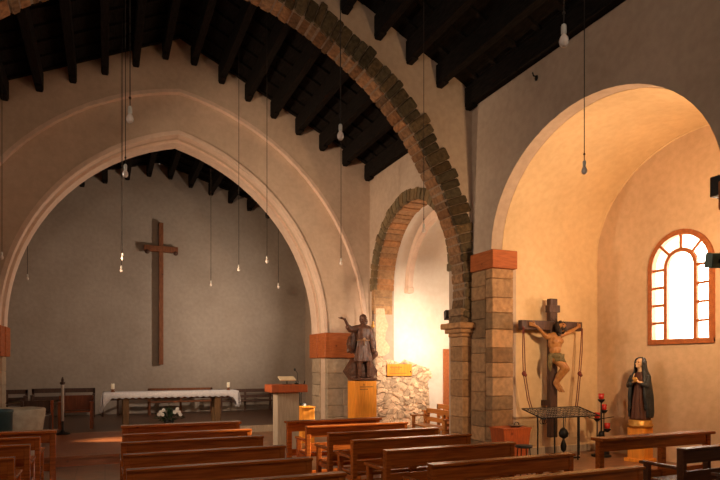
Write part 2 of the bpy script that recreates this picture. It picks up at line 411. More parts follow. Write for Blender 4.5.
# ------------- diaphragm arch
DC, DZ, DR = 1.5, 3.1, 4.57
ex = DR+.30
def arch_scale(x, z):
    a = math.atan2(z-DZ, x-DC); k = (4.45+.19*math.cos(2*a)**4)/4.57
    return (DC+(x-DC)*k, DZ+(z-DZ)*k)
aR = math.acos((XR-DC)/ex); aL = math.acos((XL-DC)/ex)
bm = bmesh.new()
outl = [(XR, DZ+ex*math.sin(aR)), (XR, deckz(XR)+.05), (XC, deckz(XC)+.05), (XL, deckz(XL)+.05), (XL, DZ+ex*math.sin(aL))]
outl += [arch_scale(DC+ex*math.cos(aL+(aR-aL)*i/40), DZ+ex*math.sin(aL+(aR-aL)*i/40)) for i in range(1, 40)]
slab(bm, outl, [], xz(YD0+.02), xz(YD1)); wall_mid = struct('wall_middle', bm, PL)
bm = bmesh.new(); lay = bm.loops.layers.float_color.new('tone')
def voussoirs(bm, lay, c, z0, r, a0, a1, n, th, jag, d0, d1, mapf, lo=.55, hi=1.15, split=False):
    """wedge stones along an arc; each a bevelled block, ragged on the outside"""
    a = a0; i = 0; da = (a1-a0)/n
    while i < n:
        b = a+da if i == n-1 else a0+da*(i+1)+random.uniform(-.22, .22)*da
        g = .0015
        rr = r+random.uniform(-.015, .015); R2 = r+th+random.uniform(-jag, jag)*.7+(jag if i % 2 else -jag)*.25
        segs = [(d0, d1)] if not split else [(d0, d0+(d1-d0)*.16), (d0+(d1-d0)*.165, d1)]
        for si, (e0, e1) in enumerate(segs):
            n0 = set(bm.faces)
            vs = []
            for d in (e0-random.uniform(0, .015), e1):
                for an, ra in ((a+g, rr), (b-g, rr), (b-g, R2), (a+g, R2)):
                    vs.append(bm.verts.new(mapf(c+ra*math.cos(an), z0+ra*math.sin(an), d)))
            fs = [bm.faces.new([vs[q] for q in f]) for f in ((0,1,2,3), (7,6,5,4), (0,4,5,1), (1,5,6,2), (2,6,7,3), (3,7,4,0))]
            bmesh.ops.bevel(bm, geom=list({e for f in fs for e in f.edges}), offset=.016, segments=2, affect='EDGES')
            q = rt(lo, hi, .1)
            if split and si == 0: q = (q[0]*.50, q[1]*.58, q[2]*.58)  # front layer darkened: shade on the arch face put in colour
            elif split: q = (q[0]*1.15, q[1]*1.0, q[2]*.9)  # rear layer lighter and redder: lit soffit put in colour
            tone(set(bm.faces)-n0, lay, q)
        a = b; i += 1
def mf(u, v, d):
    u, v = arch_scale(u, v); return (min(max(u, XL+.003), XR-.003), d, v)
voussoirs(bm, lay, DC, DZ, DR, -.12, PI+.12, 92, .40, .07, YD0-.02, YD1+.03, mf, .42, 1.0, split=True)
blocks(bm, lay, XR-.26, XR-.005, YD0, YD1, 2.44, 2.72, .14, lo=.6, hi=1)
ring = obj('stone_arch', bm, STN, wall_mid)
bm = bmesh.new()
a = [(DC+(DR+.02)*math.cos(-.1+(PI+.2)*i/60), DZ+(DR+.02)*math.sin(-.1+(PI+.2)*i/60)) for i in range(61)]
b = [(DC+(DR+.34)*math.cos(-.1+(PI+.2)*i/60), DZ+(DR+.34)*math.sin(-.1+(PI+.2)*i/60)) for i in range(61)]
a = [arch_scale(*p) for p in a]; b = [arch_scale(*p) for p in b]; b = [(min(max(x, XL+.01), XR-.01), z) for x, z in b]
slab(bm, a+b[::-1], [], xz(YD0+.005), xz(YD1+.005)); obj('mortar_bed', bm, mat('dark_mortar', (.30,.21,.14), .95, None, (.22,.15,.10), 20, .5), wall_mid)
for k, s in enumerate((1, -1)):
    bm = bmesh.new(); lay = bm.loops.layers.float_color.new('tone')
    xw = XR if s > 0 else XL
    X = lambda d: sorted((xw-s*.004, xw-s*d))
    blocks(bm, lay, *X(.22), YD0, YD1, 0, 2.18, .33, lo=.75, hi=1.1)
    n0 = set(bm.faces)
    for z0, z1, d in ((2.18, 2.25, .25), (2.25, 2.33, .30), (2.33, 2.44, .36)): box(bm, *X(d), YD0-(d-.22), YD1+(d-.22), z0, z1, .015)
    tone(set(bm.faces)-n0, lay, (1.1, 1.0, .9))
    obj('respond', bm, STP, wall_mid)

# stone pier and timber impost at the mouth of the first chapel (far side), and its near twin
bm = bmesh.new(); lay = bm.loops.layers.float_color.new('tone')
blocks(bm, lay, XR-.03, XR+.43, CHY1-.08, CHY1+.12, 0, 3.37, .30, lo=.55, hi=1.2, jit=.012)
blocks(bm, lay, XR-.035, XR-.002, CHY1+.125, YD0-.01, 0, 3.37, .30, lo=.5, hi=1.05, jit=.012)
obj('pier', bm, STP, wall_right)
bm = bmesh.new(); box(bm, XR-.07, XR+.47, CHY1-.14, YD0-.03, 3.37, 3.69, .008)
obj('impost', bm, IMP, wall_right)
bm = bmesh.new(); lay = bm.loops.layers.float_color.new('tone')
blocks(bm, lay, XR-.03, XR+.43, CHY0-.12, CHY0+.01, 0, 3.37, .36, lo=.7, hi=1.15)
obj('pier', bm, STP, wall_right)
bm = bmesh.new(); box(bm, XR-.07, XR+.50, CHY0-.5, CHY0+.015, 3.37, 3.69, .008); obj('impost', bm, IMP, wall_right)

# stone ring of the second chapel's mouth
bm = bmesh.new(); lay = bm.loops.layers.float_color.new('tone')
mf2 = lambda u, v, d: (d, u, v)
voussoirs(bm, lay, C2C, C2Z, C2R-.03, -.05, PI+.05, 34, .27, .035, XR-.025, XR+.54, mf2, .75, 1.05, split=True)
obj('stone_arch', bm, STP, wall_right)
bm = bmesh.new(); lay = bm.loops.layers.float_color.new('tone')
blocks(bm, lay, XR-.02, XR+.5, C2Y1-.02, C2Y1+.14, 2.95, C2Z, .2, lo=.8, hi=1.05)
obj('jamb_stones', bm, STP, wall_right)

# exposed rubble patch, as raised stones on the far wall of the second chapel
PATCH = [(6.32, .02),(6.32, 3.1),(6.56, 3.1),(6.60,2.85),(6.68,2.68),(6.60,2.48),(6.58,2.30),(6.72,2.12),(6.71,1.98),(6.55,1.88),(6.52,1.76),
         (6.70,1.80),(6.86,1.75),(7.02,1.70),(7.15,1.80),(7.36,1.72),(7.62,1.63),(7.88,1.56),(7.97,1.35),(7.83,1.22),(7.88,.9),(7.90,.5),(7.82,.02)]
def inside(x, z, poly):
    c = False; j = len(poly)-1
    for i in range(len(poly)):
        (xi, zi), (xj, zj) = poly[i], poly[j]
        if (zi > z) != (zj > z) and x < (xj-xi)*(z-zi)/(zj-zi)+xi: c = not c
        j = i
    return c
bm = bmesh.new(); lay = bm.loops.layers.float_color.new('tone')
slab(bm, PATCH, [], xz(C2Y1-.03), xz(C2Y1-.004)); tone(bm.faces, lay, (.95,.9,.85))
step = .02; nx_, nz_ = 84, 94; grid = {}
for i in range(nx_):
    for k in range(nz_):
        x, z = 6.31+i*step, .02+k*step
        if not inside(x, z, PATCH): continue
        q = Vector((x*6.2, z*8.6, 3.3)) + noise.noise_vector(Vector((x*3, z*3, 0)))*.8
        ds, ps = noise.voronoi(q); e = min(1, (ds[1]-ds[0])/.32)
        big = .6+.8*noise.cell(ps[0]*3.7)
        v = bm.verts.new((x, C2Y1-.032-.055*math.sqrt(e)*big-.006*noise.noise(Vector((x*30, z*30, 0))), z)); grid[i, k] = (v, e, ps[0])
for (i, k), (v, e, c_) in list(grid.items()):
    q = [grid.get(p) for p in ((i, k), (i+1, k), (i+1, k+1), (i, k+1))]
    if all(q):
        f = bm.faces.new([t[0] for t in q]); b_ = .82+.30*noise.cell(c_*5.1)
        b_ *= .75 if e < .18 else 1
        tone([f], lay, (b_*1.03, b_, b_*.95))
obj('rubble_patch', bm, STR, wall_right)

# ------------- roofs
def roof(name, y0, y1, z0, k, zb, spacing=.622):
    bm = bmesh.new()
    x0, x1 = XL-.3, XR+.3
    f = lambda x, e=0: z0-k*abs(x-XC)+e
    for a, b in ((x0, XC), (XC, x1)):
        n = 22
        for i in range(n):                                      # boards run along the slope's length, with seams
            u0 = a+(b-a)*i/n; u1 = a+(b-a)*(i+1)/n-.004; e = .012*(i % 2)
            vs = [bm.verts.new(p) for p in ((u0, y0, f(u0, e)), (u1, y0, f(u1, e)), (u1, y1, f(u1, e)), (u0, y1, f(u0, e)),
                                            (u0, y0, f(u0, .09)), (u1, y0, f(u1, .09)), (u1, y1, f(u1, .09)), (u0, y1, f(u0, .09)))]
            for q in ((0,1,2,3), (7,6,5,4), (0,4,5,1), (1,5,6,2), (2,6,7,3), (3,7,4,0)): bm.faces.new([vs[t] for t in q])
    for a, b in ((x0, XC), (XC, x1)):                            # roof covering over the boards
        vs = [bm.verts.new(p) for p in ((a, y0, f(a, .10)), (b, y0, f(b, .10)), (b, y1, f(b, .10)), (a, y1, f(a, .10)), (a, y0, f(a, .16)), (b, y0, f(b, .16)), (b, y1, f(b, .16)), (a, y1, f(a, .16)))]
        for q in ((0,1,2,3), (7,6,5,4), (0,4,5,1), (1,5,6,2), (2,6,7,3), (3,7,4,0)): bm.faces.new([vs[t] for t in q])
    rf = struct(name, bm, RFW)
    for i in range(-5, 11):
        x = i*spacing+.0
        if x < XL+.05: continue
        bmb = bmesh.new(); zt = f(x)+.0; w = .075
        box(bmb, x-w, x+w, y0, y1, zt-zb, zt-.0, .008)
        if name == 'ceiling.002': box(bmb, x-w*.9, x+w*.9, YA-.30, YA-.002, zt-zb-.05, zt-zb+.01, .02)
        for yy, s in ((y0, 1), (y1, -1)):                        # corbel under each end
            if False or (name == 'ceiling.003') or name == 'ceiling.004':
                box(bmb, x-w*.9, x+w*.9, min(yy, yy+s*.30), max(yy, yy+s*.30), zt-zb-.05, zt-zb+.01, .02)
        obj('beam', bmb, RFW, rf)
    for j, yy in enumerate([y0+.25+.55*t for t in range(int((y1-y0-.3)/.55)+1)]):
        bmb = bmesh.new()
        for a, b in ((x0+.35, XC), (XC, x1-.35)):
            vs = [bmb.verts.new(p) for p in ((a, yy, f(a, -.05)), (b, yy, f(b, -.05)), (b, yy+.09, f(b, -.05)), (a, yy+.09, f(a, -.05)),
                                             (a, yy, f(a, .01)), (b, yy, f(b, .01)), (b, yy+.09, f(b, .01)), (a, yy+.09, f(a, .01)))]
            for q in ((0,1,2,3), (7,6,5,4), (0,4,5,1), (1,5,6,2), (2,6,7,3), (3,7,4,0)): bmb.faces.new([vs[t] for t in q])
        obj('batten', bmb, RFW, rf)
    return rf
roof('ceiling.002', YD1-.10, YA+.94, 9.06, .48, .36)
roof('ceiling.003', -4.2, YD0+.10, 9.06, .48, .36)
roof('ceiling.004', YA+.9, 19.1, 7.92, .29, .33)
bm = bmesh.new()
struct('baseboard_right', bx(XR+.56, XB-.005, CHY1-.02, CHY1-.002, 0, .12), CON)

# ------------------------------------------------------------------ pews
def pew(label, L, loc, m=PEW, mid=True, group='wooden pews', name='pew'):
    t = thing(name, label, 'pew', loc, 0, group)
    h = L/2
    bm = bmesh.new(); box(bm, -h, h, -.055, .045, .795, .82, .004); box(bm, -h+.03, h-.03, -.02, .01, .665, .795, .003)
    obj('top_rail', bm, m, t)
    obj('back_slat', bx(-h+.03, h-.03, -.008, .02, .47, .585, .003), m, t)
    obj('seat', bx(-h+.035, h-.035, .02, .43, .42, .45, .005), m, t)
    obj('stretcher', bx(-h+.04, h-.04, .0, .03, .13, .21, .003), m, t)
    obj('seat_rail', bx(-h+.04, h-.04, .37, .40, .34, .42, .003), m, t)
    for s in (-1, 1):
        x = s*(h-.03)
        obj('leg', bx(x-.028, x+.028, -.03, .045, 0, .795, .004), m, t)
        obj('leg', bx(x-.028, x+.028, .38, .44, 0, .60, .004), m, t)
        obj('armrest', bx(x-.035, x+.035, .046, .49, .60, .63, .006), m, t)
        obj('side_rail', bx(x-.018, x+.018, .046, .379, .36, .418, .003), m, t); obj('side_rail', bx(x-.018, x+.018, .046, .379, .13, .19, .003), m, t)
    if mid:
        obj('leg', bx(-.04, .04, -.006, .04, 0, .664, .004), m, t)
    return t
def rail(label, L, loc, m=PEW, group='kneeling rails'):
    t = thing('kneeling_rail', label, 'kneeling rail', loc, 0, group)
    h = L/2
    obj('ledge', bx(-h-.02, h+.02, -.09, .09, .785, .82, .005), m, t)
    obj('apron', bx(-h+.03, h-.03, -.02, .01, .66, .785, .003), m, t)
    obj('stretcher', bx(-h+.03, h-.03, -.015, .015, .30, .40, .003), m, t)
    for x in (-h+.03, .1, h-.03):
        bm = bmesh.new(); box(bm, x-.035, x+.035, -.035, .035, 0, .66 if abs(x-.1) < .01 else .785, .004)
        box(bm, x-.03, x+.03, -.16, .16, 0, .05, .004); obj('leg', bm, m, t)
    return t
ord_ = ['front', 'second', 'third', 'fourth', 'fifth', 'sixth', 'seventh']
pC = pew('orange-brown pew just behind the front rail of the middle block, facing the altar', 1.55, (.97, 7.5, 0), group='middle block pews')
rail('orange-brown front rail of the middle block, nearest the altar table', 1.6, (1.02, 8.6, 0))
for i, y in enumerate((6.72, 5.82, 4.97, 4.18)):
    lab = ['reddish pew third from the altar in the middle block', 'dark reddish pew fourth from the altar in the middle block',
           'shaded brown pew fifth from the altar in the middle block', 'nearest dark brown pew of the middle block at the lower edge'][i]
    dup(pC, (.93, y, 0), 0, lab)
rail('bright orange front rail of the right block, before the lectern', 1.5, (3.22, 8.3, 0))
for i, y in enumerate((7.5, 6.65, 5.9, 5.08, 4.22, 3.45)):
    lab = ['sunlit orange pew just behind the front rail of the right block', 'sunlit pew third from the front in the right block, with glowing seat',
           'pew with bright white sunlit seat, fourth in the right block', 'brown pew fifth from the front in the right block beside the stone pier',
           'brown pew sixth from the front, second nearest the camera in the right block', 'nearest pew of the right block, only its top rail in view'][i]
    dup(pC, (3.27, y, 0), 0, lab, 'right block pews')
rail('dark front rail of the left block beside the stone font', 1.6, (-1.38, 8.36, 0))
for i, y in enumerate((7.66, 6.96, 6.05, 5.2)):
    lab = ['dark pew just behind the front rail at far left', 'dark pew third from the front at far left',
           'dark pew at far left with small orange-lit arm, fourth from the front', 'nearest dark pew at the lower left corner'][i]
    dup(pC, (-1.46-.03*i, y, 0), 0, lab, 'left block pews')
rail('long kneeling rail standing in the side chapel mouth before the blue-robed statue', 1.86, (6.06, 4.95, 0))
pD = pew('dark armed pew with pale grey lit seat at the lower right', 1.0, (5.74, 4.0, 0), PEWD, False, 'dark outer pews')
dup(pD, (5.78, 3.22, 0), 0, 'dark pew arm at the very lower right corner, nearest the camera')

BPN = mat('bench_pine', (.62,.24,.06), .35, 'wood', (.46,.16,.035), 5, .1, stretch=(.6,7,9))
# low benches in second chapel mouth (backs to the aisle wall)
def bench(label, L, loc, rz, H=.66, m=PEW, group=None, cat='bench', name='bench'):
    t = thing(name, label, cat, loc, rz, group); h = L/2; k = H/.66
    obj('top_rail', bx(-h, h, -.02, .03, .56*k, .66*k, .004), m, t)
    obj('back_slat', bx(-h, h, -.01, .02, .40*k, .48*k, .003), m, t)
    obj('seat', bx(-h, h, .03, .40, .31*k, .34*k, .004), m, t)
    for s in (-1, 1):
        x = s*(h-.03)
        obj('leg', bx(x-.03, x+.03, -.035, .03, 0, .655*k, .003), m, t)
        obj('leg', bx(x-.03, x+.03, .34, .40, 0, .50*k, .003), m, t)
        obj('armrest', bx(x-.035, x+.035, .03, .44, .50*k, .53*k, .004), m, t)
    obj('leg', bx(-.03, .03, -.025, .03, 0, .56*k, .003), m, t)
    return t
bench('low orange wooden bench with two back slats beside the rubble wall', 1.35, (6.62, 10.62, 0), PI/2, .69, BPN)
bench('small orange bench behind the low bench, by the wooden door frame', .9, (7.35, 11.6, 0), PI/2, .72, BPN)

# ------------------------------------------------------------------ chancel furniture
al = thing('altar_table', 'long timber altar table on two trestle legs under the white cloth', 'altar', (1.54, 15.2, .17))
obj('tabletop', bx(-1.5, 1.5, -.38, .38, .76, .815, .005), CRB, al)
for x in (-1.08, 1.08):
    bm = bmesh.new(); box(bm, x-.07, x+.07, -.30, -.16, 0, .76, .01); box(bm, x-.07, x+.07, .16, .30, 0, .76, .01); box(bm, x-.06, x+.06, -.16, .16, .62, .74)
    obj('leg', bm, mat('altar_leg_wood', (.20,.11,.05), .6, 'wood', (.13,.07,.03), 5, .2, stretch=(6,6,1)), al)
obj('beam', bx(-1.4, 1.4, -.05, .05, .64, .76, .005), CRB, al)
# cloth, draped with a wavy scalloped hem
bm = bmesh.new(); nx = 140
def cl(x, y, z): return bm.verts.new((x, y, z))
prof = []
for side in (-1,):
    rows = []
    for i in range(nx+1):
        x = -1.58+3.16*i/nx; e = max(0, (abs(x)-1.34)/.24)
        d = .13+.012*math.sin(x*42)+.26*min(1, e)**2
        wv = .008*math.sin(x*19)
        rows.append([cl(x, -.405-wv, .82-d), cl(x, -.40-wv*.5, .82-d*.5), cl(x, -.392, .822), cl(x, 0, .824), cl(x, .392, .822), cl(x, .40+wv, .82-d)])
    for a, b in zip(rows, rows[1:]):
        for k in range(5): bm.faces.new((a[k], b[k], b[k+1], a[k+1]))
for s in (-1, 1):                                            # end drops hanging in folds
    cols = []
    for j in range(25):
        y = -.40+.8*j/24; f = .03*math.sin(j*1.15)
        dep = .40+.06*math.sin(j*.9+s)-.10*abs(j-12)/12*(s > 0)
        cols.append([cl(s*1.58, y, .822), cl(s*(1.60+f*.4), y, .80-.06), cl(s*(1.61+f), y, .82-dep*.6), cl(s*(1.62+f*1.3), y+f*.4, .82-dep)])
    for a, b in zip(cols, cols[1:]):
        for k in range(3): bm.faces.new((a[k], b[k], b[k+1], a[k+1]))
bmesh.ops.remove_doubles(bm, verts=bm.verts, dist=.004)
c_ = obj('altar_cloth', bm, LIN, None, True, (1.54, 15.2, .17))
tag(c_, 'white lace-edged cloth covering the altar, hanging lower at both ends', 'tablecloth')
sm = c_.modifiers.new('s', 'SOLIDIFY'); sm.thickness = .006; sm.offset = 1
def candle(label, loc):
    t = thing('candle', label, 'candle', loc, 0, 'altar candles')
    bm = bmesh.new(); lathe(bm, [(.05,0),(.055,.01),(.03,.03),(.028,.05),(.05,.06),(.052,.07)], n=14); obj('holder', bm, CRB, t, True)
    bm = bmesh.new(); lathe(bm, [(.038,.07),(.04,.08),(.04,.20),(.034,.205)], n=14); obj('wax', bm, WAX, t, True)
    bm = bmesh.new(); tube(bm, [(0,0,.2),(0.002,0,.222)], .003, 5); obj('wick', bm, HAI, t)
    return t
cd = candle('short white candle on the left end of the altar', (.17, 15.15, .17+.828))
dup(cd, (2.93, 15.15, .17+.828), 0, 'short white candle on the right end of the altar')
# flowers in front of the altar
def bouquet(loc):
    t = thing('flower_arrangement', 'dark leafy arrangement with white flowers on the floor before the altar', 'flowers', loc)
    bm = bmesh.new(); lathe(bm, [(.08,0),(.10,.02),(.12,.14),(.11,.15)], n=16); obj('pot', bm, IRN, t, True)
    bm = bmesh.new(); R = random.Random(3)
    for i in range(170):
        a = R.uniform(0, 2*PI); el = R.uniform(.1, 1.5); r = R.uniform(.10, .34); h = .12
        d = Vector((math.cos(a)*math.cos(el)*1.15, math.sin(a)*math.cos(el)*.7, math.sin(el)))
        p = Vector((0,0,h))+d*r; s = R.uniform(.035, .06); u = d.cross(Vector((R.random()-.5, R.random()-.5, R.random()+.2))).normalized()
        q = [p-d*s, p+u*s*.4+Vector((0,0,.01)), p+d*s*1.3-Vector((0,0,.02)), p-u*s*.4]
        bm.faces.new([bm.verts.new(v) for v in q])
    for i in range(14):
        a = R.uniform(0, 2*PI); tube(bm, [(0,0,.1), (.1*math.cos(a), .07*math.sin(a), .28), (.22*math.cos(a), .12*math.sin(a), .40)], .004, 4)
    tube(bm, [(0,0,.1),(.0,0,.55)], .006, 4)
    obj('foliage', bm, LEA, t)
    for i in range(9):
        x, z = [(-.20,.36),(-.14,.40),(-.24,.30),(.17,.38),(.22,.34),(.12,.34),(-.16,.29),(.25,.28),(.18,.42)][i]
        bm = bmesh.new()
        for k in range(8):
            a = k*PI/4; ell(bm, (x+.028*math.cos(a), -.16+.01*math.sin(2*a), z+.028*math.sin(a)), (.022, .010, .014), 6, Matrix.Rotation(-a, 4, 'Y'))
        ell(bm, (x, -.17, z), (.014,.012,.014), 6); obj('flower', bm, FLW, t, True)
bouquet((1.42, 14.75, .17))

# dark benches along chancel end wall
bench('dark bench against the chancel wall at far left edge', 1.0, (-2.46, 18.45, .17), PI, .80, CRS, 'chancel wall benches')
bench('long dark bench against the chancel wall behind the wooden armchair', 1.6, (-1.06, 18.45, .17), PI, .82, CRS, 'chancel wall benches')
bench('brown bench against the chancel wall directly behind the altar', 1.9, (2.12, 18.45, .17), PI, .78, CRB, 'chancel wall benches')
bench('dark bench against the chancel wall right of the altar', 1.7, (4.1, 18.45, .17), PI, .72, CRS, 'chancel wall benches')
# dark low credence stools between benches
def stoolbox(label, loc, w, h, m):
    t = thing('side_table', label, 'table', loc, 0)
    obj('tabletop', bx(-w/2, w/2, -.2, .2, h-.04, h, .005), m, t)
    for sx in (-1, 1):
        for sy in (-1, 1): obj('leg', bx(sx*(w/2-.05)-.025, sx*(w/2-.05)+.025, sy*.16-.025, sy*.16+.025, 0, h-.04), m, t)
stoolbox('small dark side table by the chancel wall left of the altar', (.14, 18.3, .17), .5, .5, CRS)
# presider's chair
t = thing('armchair', 'reddish wooden armchair with solid back left of the altar', 'chair', (-.62, 15.1, .17))
W = mat('chair_wood', (.26,.07,.02), .4, 'wood', (.18,.045,.012), 5, .1, stretch=(6,6,1))
obj('backrest', bx(-.30, .30, .22, .26, .40, .76, .006), W, t)
obj('seat', bx(-.30, .30, -.22, .22, .38, .42, .006), W, t)
for sx in (-1, 1):
    obj('leg', bx(sx*.33-.035, sx*.33+.035, .20, .27, 0, .76, .005), W, t); obj('leg', bx(sx*.33-.035, sx*.33+.035, -.25, -.18, 0, .60, .005), W, t)
    obj('armrest', bx(sx*.33-.04, sx*.33+.04, -.27, .20, .60, .63, .005), W, t)
t = thing('armchair', 'dark wooden chair with one reddish post left of the tall candle stand', 'chair', (-1.42, 14.9, .17))
obj('backrest', bx(-.26, .26, .22, .25, .40, .66, .006), CRS, t); obj('seat', bx(-.28, .28, -.22, .22, .36, .40, .006), CRS, t)
for sx in (-1, 1):
    obj('leg', bx(sx*.30-.03, sx*.30+.03, .19, .26, 0, .66, .005), REB if sx > 0 else CRS, t); obj('leg', bx(sx*.30-.03, sx*.30+.03, -.25, -.19, 0, .36, .005), CRS, t)
# tall candle stand (paschal candle)
t = thing('candle_stand', 'tall thin white paschal candle on a dark base on the timber deck', 'candle stand', (-.83, 13.9, .17))
bm = bmesh.new(); lathe(bm, [(.15,0),(.15,.02),(.05,.05),(.025,.09),(.02,.30)], n=16); obj('base', bm, IRN, t, True)
bm = bmesh.new(); lathe(bm, [(.030,.28),(.030,1.06),(.03,1.07)], n=12); obj('candle', bm, mat('grey_wax', (.52,.47,.42), .5, None, (.45,.4,.36), 8, 0), t, True)
bm = bmesh.new(); lathe(bm, [(.035,1.06),(.055,1.09),(.05,1.11),(.02,1.13),(.03,1.16),(.008,1.22)], n=12); obj('cap', bm, CRS, t, True)
# stone font
t = thing('baptismal_font', 'round grey-beige stone font basin on the deck behind the left pews', 'font', (-1.36, 10.98, .17))
bm = bmesh.new(); lathe(bm, [(.36,0),(.38,.04),(.40,.30),(.44,.60),(.455,.74),(.44,.765),(.40,.75),(.36,.66),(.30,.60),(.02,.56)], n=48)
for v in bm.verts:
    v.co += noise.noise_vector(v.co*6)*.012
obj('basin', bm, FNT, t, True)
t = thing('water_bin', 'dark teal round bin at the left edge beside the stone font', 'bin', (-1.48, 9.9, 0))
bm = bmesh.new(); lathe(bm, [(.20,0),(.21,.02),(.235,.95),(.245,.96),(.245,.99),(.22,.99),(.20,.10)], n=32); obj('body', bm, mat('dark_teal_enamel', (.035,.07,.075), .4, None, (.025,.05,.055), 10, 0), t, True)

# lectern
t = thing('lectern', 'board-marked concrete lectern with an orange timber top', 'lectern', (3.25, 11.0, 0))
obj('column', bx(-.22, .22, -.16, .16, 0, 1.12, .012), CON, t)
bm = bmesh.new(); box(bm, -.36, .36, -.27, .27, 1.12, 1.27, .012); obj('top', bm, REB, t)
t = thing('book_stand', 'small tilted stand holding a pale open book on the lectern', 'book stand', (3.27, 11.0, 1.27))
bm = bmesh.new(); tube(bm, [(0,0,0),(0,0,.10)], .012, 8); box(bm, -.08, .08, -.05, .05, 0, .01); obj('stem', bm, IRN, t)
bm = bmesh.new(); vs = box(bm, -.16, .16, -.10, .10, .10, .125, .004); bmesh.ops.rotate(bm, verts=[v for v in bm.verts], cent=(0,0,.11), matrix=Matrix.Rotation(.35, 3, 'X')); obj('book', bm, PAP, t)
t = thing('microphone', 'thin black gooseneck microphone rising from the right side of the lectern', 'microphone', (3.50, 11.1, 1.27))
bm = bmesh.new(); lathe(bm, [(.045,0),(.045,.02),(.01,.03)], n=14); obj('base', bm, BLK, t, True)
bm = bmesh.new(); tube(bm, [(0,0,.02),(.02,0,.12),(.0,-.04,.22),(-.06,-.1,.28)], .006, 6); obj('gooseneck', bm, BLK, t, True)
bm = bmesh.new(); ell(bm, (-.075,-.11,.29), (.02,.02,.03), 10); obj('capsule', bm, BLK, t, True)
t = thing('flower_stand', 'dark stand with thin stems between the lectern and chancel pier', 'stand', (3.95, 12.3, 0))
bm = bmesh.new(); lathe(bm, [(.16,0),(.16,.02),(.02,.04)], n=16); obj('base', bm, IRN, t, True)
bm = bmesh.new()
for a in range(3): tube(bm, [(.03*math.cos(a*2.1), .03*math.sin(a*2.1), .03), (.03*math.cos(a*2.1), .03*math.sin(a*2.1), 1.0), (.12*math.cos(a*2.1), .12*math.sin(a*2.1), 1.3)], .011, 6)
obj('stem', bm, IRN, t, True)
bm = bmesh.new(); lathe(bm, [(.05,.55),(.14,.62),(.15,.80),(.13,.81)], n=16); obj('bowl', bm, IRN, t, True)
t = thing('wooden_box', 'small bright orange pine box stand right of the lectern', 'box', (3.93, 11.8, 0))
bm = bmesh.new(); box(bm, -.14, .14, -.15, .15, 0, .74, .006); obj('body', bm, ORW, t)
bm = bmesh.new(); box(bm, -.155, .155, -.17, .17, .74, .765, .004); obj('lid', bm, ORW, t)

# large wall cross
t = thing('wall_cross', 'tall slender brown wooden cross hanging on the chancel end wall', 'cross', (1.585, 18.90, 0))
bm = bmesh.new(); box(bm, -.065, .065, -.07, .05, 1.66, 6.04, .008); obj('upright', bm, CRB, t)
bm = bmesh.new(); box(bm, -.50, .50, -.085, .045, 5.14, 5.32, .008); obj('crossbar', bm, CRB, t)
for x in (-.40, .43):
    bm = bmesh.new(); ell(bm, (x, -.06, 5.12), (.075,.06,.065), 12); obj('knob', bm, CRS, t, True)
for z in (2.3, 5.5): obj('wall_bracket', bx(-.03, .03, .05, .095, z, z+.06), IRN, t)

# ------------------------------------------------------------------ crucifix
CX = 7.50; CY = 8.30
t = thing('crucifix', 'crucifix with painted figure on a dark cross on the side chapel wall', 'crucifix', (CX, CY, 0))
bm = bmesh.new(); box(bm, -.095, .075, -.05, .05, .33, 2.86, .008); obj('upright', bm, CRS, t)
bm = bmesh.new(); box(bm, -.13, .12, -.07, .05, 2.61, 2.74, .008); obj('title_block', bm, CRS, t)
bm = bmesh.new(); box(bm, -.75, .66, -.06, .045, 2.28, 2.45, .008); obj('crossbar', bm, CRS, t)
for z in (.9, 2.3): obj('wall_bracket', bx(-.08, .06, .05, .215, z, z+.1), CRS, t)
def hand(bm, w, d, up, s=1.0, curl=.4, side=1):
    """five-fingered hand: w wrist, d pointing direction, up = palm normal"""
    w = Vector(w); d = Vector(d).normalized(); up = Vector(up).normalized(); sd = d.cross(up).normalized()*side; up = sd.cross(d).normalized()*side
    L = .10*s
    limb(bm, [w, w+d*L*.25, w+d*L*.9], [.021*s, .026*s, .030*s], 8)
    limb(bm, [w+d*L*.3+sd*.016*s, w+d*L*.95+sd*.024*s], [.02*s, .02*s], 8)
    limb(bm, [w+d*L*.3-sd*.016*s, w+d*L*.95-sd*.024*s], [.02*s, .02*s], 8)
    for k, (o, ln) in enumerate(((-.033, .06), (-.012, .074), (.011, .07), (.032, .055))):
        p = w+d*L*.95+sd*o*s; q = p+(d*math.cos(curl*.4)-up*math.sin(curl*.4)+sd*o*3)*ln*.5*s; r = q+(d*math.cos(curl)-up*math.sin(curl)+sd*o*3)*ln*.6*s
        limb(bm, [p, q, r], [.011*s, .0095*s, .0075*s], 6)
    p = w+d*L*.35-sd*.03*s; q = p+(d*.6-sd*.8)*.045*s; limb(bm, [p, q, q+(d*.9-sd*.3-up*.2)*.04*s], [.014*s, .012*s, .009*s], 6)
def head(bm, c, s=1.0, rz=0, tilt=(0,0), beard=False):
    """shaped head facing local -Y; returns matrix for hair etc."""
    M = Matrix.Translation(c) @ Matrix.Rotation(rz, 4, 'Z') @ Matrix.Rotation(tilt[0], 4, 'X') @ Matrix.Rotation(tilt[1], 4, 'Y')
    def E(p, r, seg=12): 
        bmesh.ops.create_uvsphere(bm, u_segments=seg, v_segments=8, radius=1, matrix=M @ Matrix.Translation(Vector(p)*s) @ Matrix.Diagonal((r[0]*s, r[1]*s, r[2]*s, 1)))
    E((0,.012,.03), (.075,.092,.085), 18); E((0,-.012,-.03), (.060,.072,.080), 16)
    E((0,-.066,-.088), (.026,.020,.020)); E((0,-.088,-.012), (.012,.020,.026)); E((0,-.098,-.028), (.016,.014,.011)); E((0,-.080,.028), (.05,.014,.012))
    for q in (-1, 1): E((q*.034,-.062,-.025), (.024,.022,.022)); E((q*.078,.005,-.01), (.010,.018,.028))
    E((0,-.078,-.058), (.024,.012,.006)); E((0,-.074,-.070), (.020,.012,.006))
    return M
fig_bm = bmesh.new()
